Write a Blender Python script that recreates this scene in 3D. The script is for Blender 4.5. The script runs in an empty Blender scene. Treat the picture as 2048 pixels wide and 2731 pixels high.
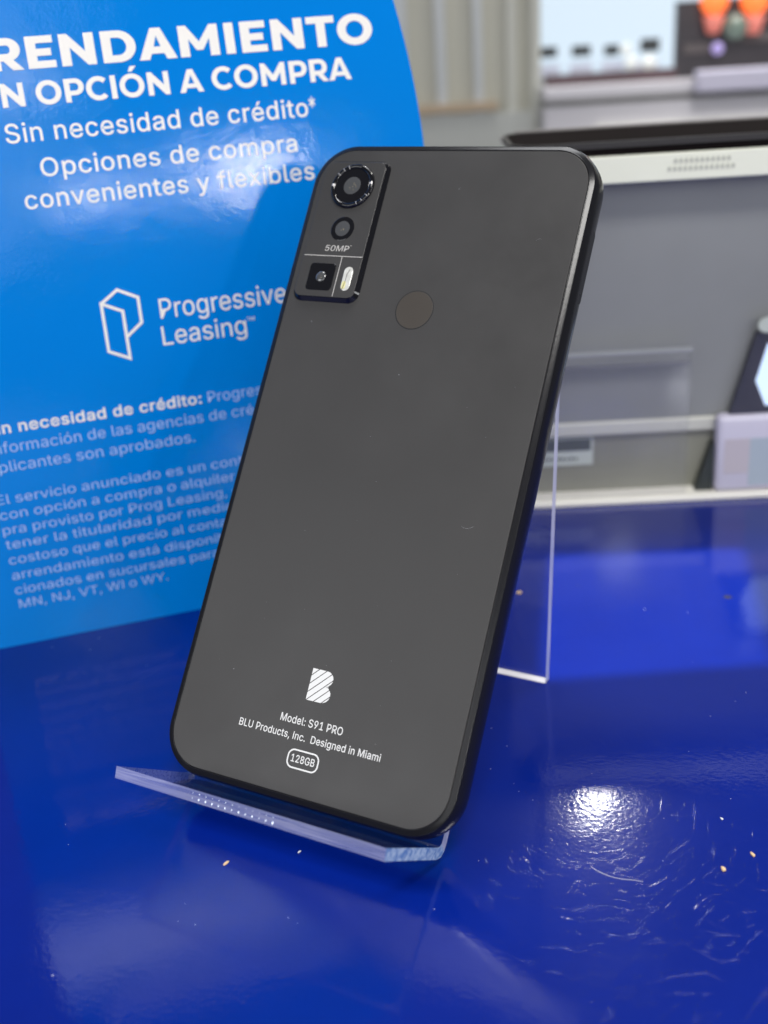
import bpy, bmesh, math, random
from mathutils import Matrix, Vector, noise as mnoise
R_ = random.Random(7)
MM = 0.001
S = bpy.context.scene
COL = S.collection

# ------------------------------------------------------------------ camera
CAM_POS = (131.367, -187.585, 179.011)                      # mm, counter top is z = 0
CM = ((0.8813141, 0.1401550, -0.4512672),
      (0.4687554, -0.3797962, 0.7975107),
      (-0.0596144, -0.9143913, -0.4004182))                 # columns: right, down, forward
cd = bpy.data.cameras.new('camera')
cam = bpy.data.objects.new('camera', cd)
COL.objects.link(cam)
mw = Matrix.Identity(4)
for i in range(3):
    mw[i][0] = CM[i][0]; mw[i][1] = -CM[i][1]; mw[i][2] = -CM[i][2]; mw[i][3] = CAM_POS[i] * MM
cam.matrix_world = mw
cd.sensor_width = 36.0
cd.sensor_fit = 'AUTO'
cd.lens = 41.43
cd.clip_start = 0.01
cd.clip_end = 50
cd.dof.use_dof = True
cd.dof.focus_distance = 0.281
cd.dof.aperture_fstop = 10.3
S.camera = cam

# ------------------------------------------------------------------ world, lights, exposure
w = bpy.data.worlds.new('World'); S.world = w; w.use_nodes = True
bg = w.node_tree.nodes['Background']
bg.inputs[0].default_value = (0.86, 0.93, 1.0, 1)
bg.inputs[1].default_value = 0.10
S.view_settings.view_transform = 'Standard'
S.view_settings.look = 'None'
S.view_settings.exposure = 0
S.view_settings.gamma = 1
S.view_settings.use_curve_mapping = False
S.cycles.use_denoising = True
S.cycles.max_bounces = 10
S.cycles.transparent_max_bounces = 16
S.cycles.sample_clamp_indirect = 6.0

def aim(o, pos, target):
    p = Vector(pos); t = Vector(target)
    o.location = p
    o.rotation_euler = (t - p).to_track_quat('-Z', 'Y').to_euler()

def area(name, pos, target, sx, sy, power, col=(1, 1, 1), shape='RECTANGLE'):
    l = bpy.data.lights.new(name, 'AREA'); l.shape = shape; l.size = sx
    if shape == 'RECTANGLE': l.size_y = sy
    l.energy = power; l.color = col
    o = bpy.data.objects.new(name, l); COL.objects.link(o); aim(o, pos, target)
    return o

def spot(name, pos, target, power, ang, radius, blend=0.1, square=False, col=(1, 1, 1)):
    l = bpy.data.lights.new(name, 'SPOT'); l.energy = power; l.spot_size = math.radians(ang)
    l.spot_blend = blend; l.use_square = square; l.shadow_soft_size = radius; l.color = col
    o = bpy.data.objects.new(name, l); COL.objects.link(o); aim(o, pos, target)
    return o

C0 = (0.0, 0.06, 0.06)
# ceiling panels: one in front at the right, one above and behind the sign
area('ceiling_panel_light', (0.55, -0.55, 1.60), C0, 0.55, 0.30, 21, (1.0, 0.98, 0.95))
area('front_fill_light', (0.60, -1.30, 0.66), C0, 1.2, 0.9, 8, (0.98, 0.99, 1.0))  # fill light added to soften the phone's shadow on the sign
area('ceiling_panel_light', (-0.30, 0.55, 1.9), C0, 0.8, 0.5, 18, (0.97, 0.98, 1.0))
# tall panel added at the right for the bright lines along the phone's edge
area('edge_line_light', (1.20, -0.10, 0.58), C0, 0.14, 0.70, 2.4, (0.97, 0.98, 1.0))
# bright shop display low at the right: throws the phone's shadow onto the blue sign
def from_sign(az, el, dist):
    a, e = math.radians(az), math.radians(el)
    return (-.085 + dist * math.sin(a) * math.cos(e), .095 - dist * math.cos(a) * math.cos(e), .132 + dist * math.sin(e))
area('shop_display_light', from_sign(58, 10.5, 1.25), C0, 0.06, 0.06, 1.7, (1.0, 0.98, 0.94))
area('shop_display_light', from_sign(49, 10.0, 1.20), C0, 0.05, 0.04, 0.55, (0.95, 0.97, 1.0))
area('shop_display_light', from_sign(45, 22.0, 1.20), C0, 0.05, 0.04, 0.25, (0.95, 0.97, 1.0))
area('plate_fill_light', (-0.62, -0.98, 0.62), (0, 0.05, 0.06), 0.6, 0.45, 3.6, (0.96, 0.98, 1.0))  # added panel that lightens the lower back of the phone

# downlight behind the counter: mirrored in the counter as the bright spot
area('ceiling_downlight', (-0.455, 1.60, 1.22), (0.056, 0.041, 0.0), 0.065, 0.065, 1.8, (1.0, 0.99, 0.93), 'DISK')
# spotlight over the back of the counter; an added box squares its beam
SPOT_POS = (-0.040, 0.345, 0.80)
spot('patch_spotlight', SPOT_POS, (0.036, 0.131, 0.0), 50, 9.0, 0.003, 0.05, False, (0.95, 0.97, 1.0))
# light over the far shelves
area('shelf_light', (0.30, 0.75, 1.5), (0.25, 1.0, 0.1), 0.4, 0.2, 15, (1.0, 0.97, 0.90))

# ------------------------------------------------------------------ materials
def new_mat(name):
    m = bpy.data.materials.new(name); m.use_nodes = True
    nt = m.node_tree
    return m, nt, nt.nodes['Principled BSDF']

def N(nt, typ, **kw):
    n = nt.nodes.new(typ)
    for k, v in kw.items():
        if k == 'inp':
            for kk, vv in v.items(): n.inputs[kk].default_value = vv
        else: setattr(n, k, v)
    return n

def principled(name, col, rough=0.5, metal=0.0, spec=0.5, emit=None, es=1.0, var=0.0, vscale=200.0, bump=0.0, bscale=800.0, coat=0.0):
    m, nt, b = new_mat(name)
    b.inputs['Base Color'].default_value = (*col, 1)
    b.inputs['Roughness'].default_value = rough
    b.inputs['Metallic'].default_value = metal
    b.inputs['Specular IOR Level'].default_value = spec
    b.inputs['Coat Weight'].default_value = coat
    if emit:
        b.inputs['Emission Color'].default_value = (*emit, 1); b.inputs['Emission Strength'].default_value = es
    tc = N(nt, 'ShaderNodeTexCoord')
    if var:
        nz = N(nt, 'ShaderNodeTexNoise', inp={'Scale': vscale, 'Detail': 4.0})
        nt.links.new(tc.outputs['Object'], nz.inputs['Vector'])
        mx = N(nt, 'ShaderNodeMix', data_type='RGBA')
        mx.inputs[6].default_value = (*[c * (1 - var) for c in col], 1)
        mx.inputs[7].default_value = (*[min(1, c * (1 + var)) for c in col], 1)
        nt.links.new(nz.outputs[0], mx.inputs[0]); nt.links.new(mx.outputs[2], b.inputs['Base Color'])
    if bump:
        nz = N(nt, 'ShaderNodeTexNoise', inp={'Scale': bscale, 'Detail': 3.0})
        nt.links.new(tc.outputs['Object'], nz.inputs['Vector'])
        bp = N(nt, 'ShaderNodeBump', inp={'Strength': bump, 'Distance': 0.0002})
        nt.links.new(nz.outputs[0], bp.inputs['Height']); nt.links.new(bp.outputs[0], b.inputs['Normal'])
    return m

def counter_material():
    m, nt, b = new_mat('blue_vinyl')
    L = nt.links.new
    tc = N(nt, 'ShaderNodeTexCoord')
    def noise(scale, detail=3.0, rough=0.5, vec=None, dist=0.0):
        n = N(nt, 'ShaderNodeTexNoise', inp={'Scale': scale, 'Detail': detail, 'Roughness': rough, 'Distortion': dist})
        L(vec or tc.outputs['Object'], n.inputs['Vector']); return n.outputs[0]
    def math_(op, a, c=None, clamp=False):
        n = N(nt, 'ShaderNodeMath', operation=op); n.use_clamp = clamp
        for i, x in enumerate((a, c)):
            if x is None: continue
            if isinstance(x, (int, float)): n.inputs[i].default_value = x
            else: L(x, n.inputs[i])
        return n.outputs[0]
    def mapr(v, a, c, d, e):
        n = N(nt, 'ShaderNodeMapRange', inp={1: a, 2: c, 3: d, 4: e}); L(v, n.inputs[0]); return n.outputs[0]
    # fine scratches running every way
    scr = None
    for i, (ang, sx, sy, th) in enumerate(((12, 70, 4000, .725), (47, 90, 3900, .725), (80, 60, 4100, .725), (113, 80, 3800, .725), (146, 65, 4200, .725), (171, 95, 3900, .725))):
        mp = N(nt, 'ShaderNodeMapping'); mp.inputs['Rotation'].default_value = (0, 0, math.radians(ang))
        mp.inputs['Location'].default_value = (i * 1.3, i * 2.1, 0)
        L(tc.outputs['Object'], mp.inputs['Vector'])
        bend = N(nt, 'ShaderNodeVectorMath', operation='MULTIPLY'); bend.inputs[1].default_value = (sx, sy, 1)
        L(mp.outputs[0], bend.inputs[0])
        n = noise(1.0, 1.0, 0.4, bend.outputs[0], 0.06)
        r = mapr(n, th - .03, th + .05, 0, 1)
        scr = r if scr is None else math_('MAXIMUM', scr, r)
    patch = mapr(noise(16, 3), .40, .62, .1, 1)
    scr = math_('MULTIPLY', scr, patch)
    ds = N(nt, 'ShaderNodeVectorMath', operation='DISTANCE'); ds.inputs[1].default_value = (0.085, 0.055, 0); L(tc.outputs['Object'], ds.inputs[0])
    worn = mapr(math_('ADD', ds.outputs['Value'], math_('MULTIPLY', noise(25, 2), .05)), .05, .13, 1, .10)   # most of the wear is on the right
    scr = math_('MULTIPLY', scr, worn)
    # orange peel and pits
    wav = noise(60, 2.0, .5, None, .4)
    wav2 = noise(820, 1.5, .5)
    mid = noise(150, 2.0, .5, None, .6)
    vor = N(nt, 'ShaderNodeTexVoronoi', inp={'Scale': 260.0}); L(tc.outputs['Object'], vor.inputs['Vector'])
    pit_n = N(nt, 'ShaderNodeMapRange', interpolation_type='SMOOTHERSTEP', inp={1: .02, 2: .26, 3: 1, 4: 0}); L(vor.outputs['Distance'], pit_n.inputs[0]); pit = pit_n.outputs[0]
    pit = math_('MULTIPLY', pit, mapr(noise(45, 1), .50, .66, 0, 1))
    h = math_('ADD', math_('MULTIPLY', wav, .17), math_('MULTIPLY', wav2, .075))
    h = math_('ADD', h, math_('MULTIPLY', mid, .075))
    h = math_('ADD', h, math_('MULTIPLY', pit, .055))
    b1 = N(nt, 'ShaderNodeBump', inp={'Strength': 0.50, 'Distance': 0.0005}); L(h, b1.inputs['Height'])
    b2 = N(nt, 'ShaderNodeBump', inp={'Strength': 0.40, 'Distance': 0.000035}); L(scr, b2.inputs['Height']); L(b1.outputs[0], b2.inputs['Normal'])
    L(b2.outputs[0], b.inputs['Normal'])
    mx = N(nt, 'ShaderNodeMix', data_type='RGBA')
    mx.inputs[6].default_value = (0.0002, 0.0080, 0.145, 1); mx.inputs[7].default_value = (0.0005, 0.0125, 0.200, 1)
    L(noise(26, 5, .6), mx.inputs[0])
    mx2 = N(nt, 'ShaderNodeMix', data_type='RGBA'); mx2.inputs[7].default_value = (0.03, 0.05, 0.30, 1)
    L(mx.outputs[2], mx2.inputs[6]); L(math_('MULTIPLY', scr, .12), mx2.inputs[0])
    # grimy specks
    v2 = N(nt, 'ShaderNodeTexVoronoi', inp={'Scale': 42.0}); L(tc.outputs['Object'], v2.inputs['Vector'])
    gr = math_('MULTIPLY', mapr(v2.outputs['Distance'], .04, .075, 1, 0), mapr(noise(21, 1), .60, .64, 0, .8))
    mx3 = N(nt, 'ShaderNodeMix', data_type='RGBA'); mx3.inputs[7].default_value = (0.03, 0.03, 0.035, 1)
    L(mx2.outputs[2], mx3.inputs[6]); L(gr, mx3.inputs[0])
    L(mx3.outputs[2], b.inputs['Base Color'])
    L(mapr(noise(18, 4, .6), .3, .75, .05, .12), b.inputs['Roughness'])
    b.inputs['Specular IOR Level'].default_value = 0.42
    b.inputs['Coat Weight'].default_value = 0.14; b.inputs['Coat Roughness'].default_value = 0.26
    return m

def clear_material():
    m = bpy.data.materials.new('clear_acrylic'); m.use_nodes = True
    nt = m.node_tree; nt.nodes.clear(); L = nt.links.new
    out = N(nt, 'ShaderNodeOutputMaterial')
    tr = N(nt, 'ShaderNodeBsdfTransparent'); tr.inputs[0].default_value = (0.985, 0.985, 0.995, 1)
    gl = N(nt, 'ShaderNodeBsdfGlossy'); gl.inputs['Roughness'].default_value = 0.04
    lw = N(nt, 'ShaderNodeLayerWeight'); lw.inputs[0].default_value = 0.5
    pw_ = N(nt, 'ShaderNodeMath', operation='POWER'); pw_.inputs[1].default_value = 4.5
    mp = N(nt, 'ShaderNodeMath', operation='MULTIPLY_ADD'); mp.inputs[1].default_value = 0.75; mp.inputs[2].default_value = 0.028
    mx = N(nt, 'ShaderNodeMixShader')
    L(lw.outputs['Facing'], pw_.inputs[0]); L(pw_.outputs[0], mp.inputs[0]); L(mp.outputs[0], mx.inputs[0]); L(tr.outputs[0], mx.inputs[1]); L(gl.outputs[0], mx.inputs[2])
    L(mx.outputs[0], out.inputs[0])
    return m

def edge_material(name, c1, c2, sx, sy, sz, transp=0.15):
    m, nt, b = new_mat(name); L = nt.links.new
    tc = N(nt, 'ShaderNodeTexCoord'); mp = N(nt, 'ShaderNodeMapping'); mp.inputs['Scale'].default_value = (sx, sy, sz)
    nz = N(nt, 'ShaderNodeTexNoise', inp={'Scale': 1.0, 'Detail': 4.0, 'Distortion': 1.0})
    L(tc.outputs['Object'], mp.inputs[0]); L(mp.outputs[0], nz.inputs['Vector'])
    rp = N(nt, 'ShaderNodeMapRange', inp={1: .35, 2: .65}); L(nz.outputs[0], rp.inputs[0])
    mx = N(nt, 'ShaderNodeMix', data_type='RGBA'); mx.inputs[6].default_value = (*c1, 1); mx.inputs[7].default_value = (*c2, 1)
    L(rp.outputs[0], mx.inputs[0]); L(mx.outputs[2], b.inputs['Base Color'])
    b.inputs['Roughness'].default_value = 0.22
    b.inputs['Alpha'].default_value = 1 - transp
    return m

def sign_material():
    m, nt, b = new_mat('blue_card'); L = nt.links.new
    tc = N(nt, 'ShaderNodeTexCoord')
    b.inputs['Base Color'].default_value = (0.0, 0.190, 0.62, 1)
    b.inputs['Roughness'].default_value = 0.10
    b.inputs['Specular IOR Level'].default_value = 0.24
    nz = N(nt, 'ShaderNodeTexNoise', inp={'Scale': 1300.0, 'Detail': 2.0, 'Roughness': .55}); L(tc.outputs['Object'], nz.inputs['Vector'])
    n2 = N(nt, 'ShaderNodeTexNoise', inp={'Scale': 70.0, 'Detail': 2.0}); L(tc.outputs['Object'], n2.inputs['Vector'])
    ad = N(nt, 'ShaderNodeMath', operation='MULTIPLY_ADD'); ad.inputs[1].default_value = 4.0
    L(n2.outputs[0], ad.inputs[0]); L(nz.outputs[0], ad.inputs[2])
    bp = N(nt, 'ShaderNodeBump', inp={'Strength': 0.30, 'Distance': 0.00012}); L(ad.outputs[0], bp.inputs['Height']); L(bp.outputs[0], b.inputs['Normal'])
    return m

def plate_material(name, col, rough=0.46):
    m, nt, b = new_mat(name); L = nt.links.new
    tc = N(nt, 'ShaderNodeTexCoord')
    n1 = N(nt, 'ShaderNodeTexNoise', inp={'Scale': 4200.0, 'Detail': 2.0}); L(tc.outputs['Object'], n1.inputs['Vector'])
    n2 = N(nt, 'ShaderNodeTexNoise', inp={'Scale': 28.0, 'Detail': 5.0, 'Roughness': .65}); L(tc.outputs['Object'], n2.inputs['Vector'])
    mx = N(nt, 'ShaderNodeMix', data_type='RGBA')
    mx.inputs[6].default_value = (*[c * .84 for c in col], 1); mx.inputs[7].default_value = (*[c * 1.16 for c in col], 1)
    ad = N(nt, 'ShaderNodeMath', operation='MULTIPLY_ADD'); ad.inputs[1].default_value = .36; ad.inputs[2].default_value = -.18   # smudges
    ad2 = N(nt, 'ShaderNodeMath', operation='ADD'); L(n2.outputs[0], ad.inputs[0]); L(ad.outputs[0], ad2.inputs[0]); L(n1.outputs[0], ad2.inputs[1])
    L(ad2.outputs[0], mx.inputs[0]); L(mx.outputs[2], b.inputs['Base Color'])
    mr = N(nt, 'ShaderNodeMapRange', inp={1: .35, 2: .7, 3: rough - .05, 4: rough + .07}); L(n2.outputs[0], mr.inputs[0]); L(mr.outputs[0], b.inputs['Roughness'])
    bp = N(nt, 'ShaderNodeBump', inp={'Strength': 0.12, 'Distance': 0.00003}); L(n1.outputs[0], bp.inputs['Height']); L(bp.outputs[0], b.inputs['Normal'])
    b.inputs['Metallic'].default_value = 0.25
    return m

M = {}
M['counter'] = counter_material()
M['clear'] = clear_material()
M['edge'] = edge_material('acrylic_cut_edge', (.22, .25, .56), (.46, .48, .74), 50, 1500, 1500, 0.50)
M['edge_swirl'] = edge_material('acrylic_end_edge', (.14, .28, .62), (.58, .72, .90), 320, 420, 600)
M['edge_white'] = edge_material('acrylic_bottom_edge', (.75, .73, .74), (.85, .83, .84), 80, 80, 80, 0.05)
M['edge_pale'] = edge_material('acrylic_leg_edge', (.42, .46, .70), (.62, .62, .78), 300, 300, 30, 0.12)
M['sign'] = sign_material()
M['sign_text'] = principled('white_print', (.80, .775, .73), .35, bump=.25, bscale=1500)
M['sign_fine'] = principled('pale_print', (.40, .53, .84), .35)
M['sign_edge'] = principled('card_edge', (.0, .13, .60), .6)
M['plate'] = plate_material('graphite_back', (.046, .0445, .0445))
M['module'] = plate_material('graphite_module', (.046, .0445, .0445), .42)
M['finger'] = plate_material('sensor_grey', (.060, .052, .045), .42)
M['frame'] = principled('black_gloss_frame', (.010, .010, .012), .19, bump=.05, bscale=900, spec=.20)
M['black'] = principled('black_gloss', (.006, .006, .008), .08)
M['groove'] = principled('groove_black', (.004, .004, .005), .6)
M['ring'] = principled('dark_chrome_ring', (.10, .10, .115), .10, 1.0)
M['lens'] = principled('lens_grey', (.060, .062, .066), .12, coat=1.0)
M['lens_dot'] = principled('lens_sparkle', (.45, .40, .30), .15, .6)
M['silver'] = principled('brushed_silver', (.58, .56, .54), .35, .2)
M['print'] = principled('white_phone_print', (.66, .66, .66), .45)
M['flash'] = principled('flash_white', (.70, .70, .66), .16, .25, var=.3, vscale=700, coat=.6)
M['flash_y'] = principled('flash_yellow', (.72, .68, .34), .2, .1, coat=.6)
M['cream'] = principled('cream_plastic', (.80, .78, .72), .4, var=.04, vscale=30)
M['rail'] = principled('ivory_rail', (.74, .75, .64), .4, var=.04, vscale=60)
M['vent'] = principled('vent_grey', (.40, .41, .36), .6)
M['panel'] = principled('grey_panel', (.215, .222, .228), .36, var=.26, vscale=13)  # broad tone variation stands in for the panel's blurred reflections
M['olive'] = principled('olive_panel', (.21, .21, .175), .45, var=.15, vscale=40)
M['ledge'] = principled('ledge_grey', (.50, .50, .46), .4)
M['label_w'] = principled('label_white', (.46, .50, .47), .5)
M['label_k'] = principled('label_black', (.06, .07, .065), .5)
M['slab'] = principled('black_glass_slab', (.010, .008, .008), .9, spec=.02)
M['rim'] = principled('dark_metal_rim', (.030, .028, .028), .45, .3)
M['lilac'] = principled('lilac_white', (.52, .50, .62), .45)
M['pink'] = principled('pink_print', (.46, .42, .48), .5)
M['teal'] = principled('teal_print', (.36, .42, .50), .5)
M['navy'] = principled('navy_dark', (.020, .021, .042), .3)
M['darkgreen'] = principled('wedge_dark', (.018, .024, .024), .4)
M['glow'] = principled('pale_glow', (.3, .35, .4), .3, emit=(.56, .72, 1.0), es=.95)
M['wall'] = principled('beige_wall', (.50, .49, .44), .7, var=.06, vscale=8)
M['beige'] = principled('beige_panel', (.47, .46, .39), .6, var=.05, vscale=12)
M['post'] = principled('pale_post', (.50, .50, .45), .5)
M['glassy'] = principled('pale_glass_strip', (.50, .52, .53), .3)
M['orange_band'] = principled('tan_band', (.44, .34, .24), .6)
M['light'] = principled('backlit_panel', (.10, .11, .12), .4, emit=(.72, .87, 1.0), es=.86)
M['icon'] = principled('dark_print', (.035, .040, .042), .5)
M['card'] = principled('white_card', (.62, .66, .78), .5)
M['maroon'] = principled('maroon_strip', (.085, .050, .058), .5, var=.3, vscale=40)
M['shelf'] = principled('shelf_white', (.60, .58, .62), .45)
M['shelf_d'] = principled('shelf_gap', (.22, .22, .20), .6)
M['cab'] = principled('black_cabinet', (.035, .030, .036), .35, var=.5, vscale=40)
M['orange'] = principled('orange_lamp', (.8, .2, .05), .4, emit=(1.0, .17, .035), es=1.1)
M['pinkglow'] = principled('pink_lamp_reflection', (.6, .18, .14), .4, emit=(.8, .22, .17), es=.35)
M['green'] = principled('green_glass', (.14, .18, .15), .15, emit=(.35, .5, .42), es=.12)
M['violet'] = principled('violet_lamp', (.3, .25, .5), .4, emit=(.55, .45, .9), es=.5)
M['crumb'] = principled('tan_crumb', (.66, .46, .26), .7)
M['dust'] = principled('pale_dust', (.60, .60, .66), .7)

# ------------------------------------------------------------------ object helpers
def link(name, me, parent=None, mats=()):
    o = bpy.data.objects.new(name, me); COL.objects.link(o)
    for m in mats: me.materials.append(m)
    if parent is not None: o.parent = parent
    return o

def empty(name, label, cat, loc, rot=(0, 0, 0), group=None):
    o = bpy.data.objects.new(name, None); COL.objects.link(o)
    o.location = [c * MM for c in loc]; o.rotation_euler = rot; o.empty_display_size = .01
    o['label'] = label; o['category'] = cat
    if group: o['group'] = group
    return o

def tag(o, label, cat, group=None):
    o['label'] = label; o['category'] = cat
    if group: o['group'] = group
    return o

def finish(name, bm, mats, parent=None, smooth=False, recalc=True, off=(0, 0, 0)):
    if recalc: bmesh.ops.recalc_face_normals(bm, faces=bm.faces[:])
    me = bpy.data.meshes.new(name)
    for v in bm.verts: v.co = (v.co - Vector(off)) * MM
    bm.to_mesh(me); bm.free()
    if smooth:
        for p in me.polygons: p.use_smooth = True
    return link(name, me, parent, mats if isinstance(mats, (list, tuple)) else [mats])

def rrect(x0, x1, y0, y1, r, n=10):
    pts = []
    for cx, cy, a0 in ((x1 - r, y1 - r, 0), (x0 + r, y1 - r, 90), (x0 + r, y0 + r, 180), (x1 - r, y0 + r, 270)):
        for i in range(n + 1):
            a = math.radians(a0 + 90 * i / n)
            pts.append((cx + r * math.cos(a), cy + r * math.sin(a)))
    return pts

def circ(cx, cy, r, n=48):
    return [(cx + r * math.cos(2 * math.pi * i / n), cy + r * math.sin(2 * math.pi * i / n)) for i in range(n)]

def loft(bm, loops, cap0=True, cap1=True, mi=0):
    """loops: list of lists of 3D points with equal counts, closed"""
    vs = [[bm.verts.new(p) for p in lp] for lp in loops]
    n = len(vs[0])
    for a, b in zip(vs, vs[1:]):
        for i in range(n):
            f = bm.faces.new((a[i], a[(i + 1) % n], b[(i + 1) % n], b[i])); f.material_index = mi
    if cap0: bm.faces.new(list(reversed(vs[0]))).material_index = mi
    if cap1: bm.faces.new(vs[-1]).material_index = mi
    return vs

def lift(pts, z): return [(x, y, z) for x, y in pts]

def box(bm, x0, x1, y0, y1, z0, z1, mi=0):
    loft(bm, [[(x0, y0, z), (x1, y0, z), (x1, y1, z), (x0, y1, z)] for z in (z0, z1)], mi=mi)

def bevel_box(bm, x0, x1, y0, y1, z0, z1, r=1.0):
    t = bmesh.new(); box(t, x0, x1, y0, y1, z0, z1)
    bmesh.ops.recalc_face_normals(t, faces=t.faces[:])
    bmesh.ops.bevel(t, geom=t.edges[:], offset=r, segments=3, affect='EDGES', profile=.5)
    tmp = bpy.data.meshes.new('tmp'); t.to_mesh(tmp); t.free(); bm.from_mesh(tmp); bpy.data.meshes.remove(tmp)

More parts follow.
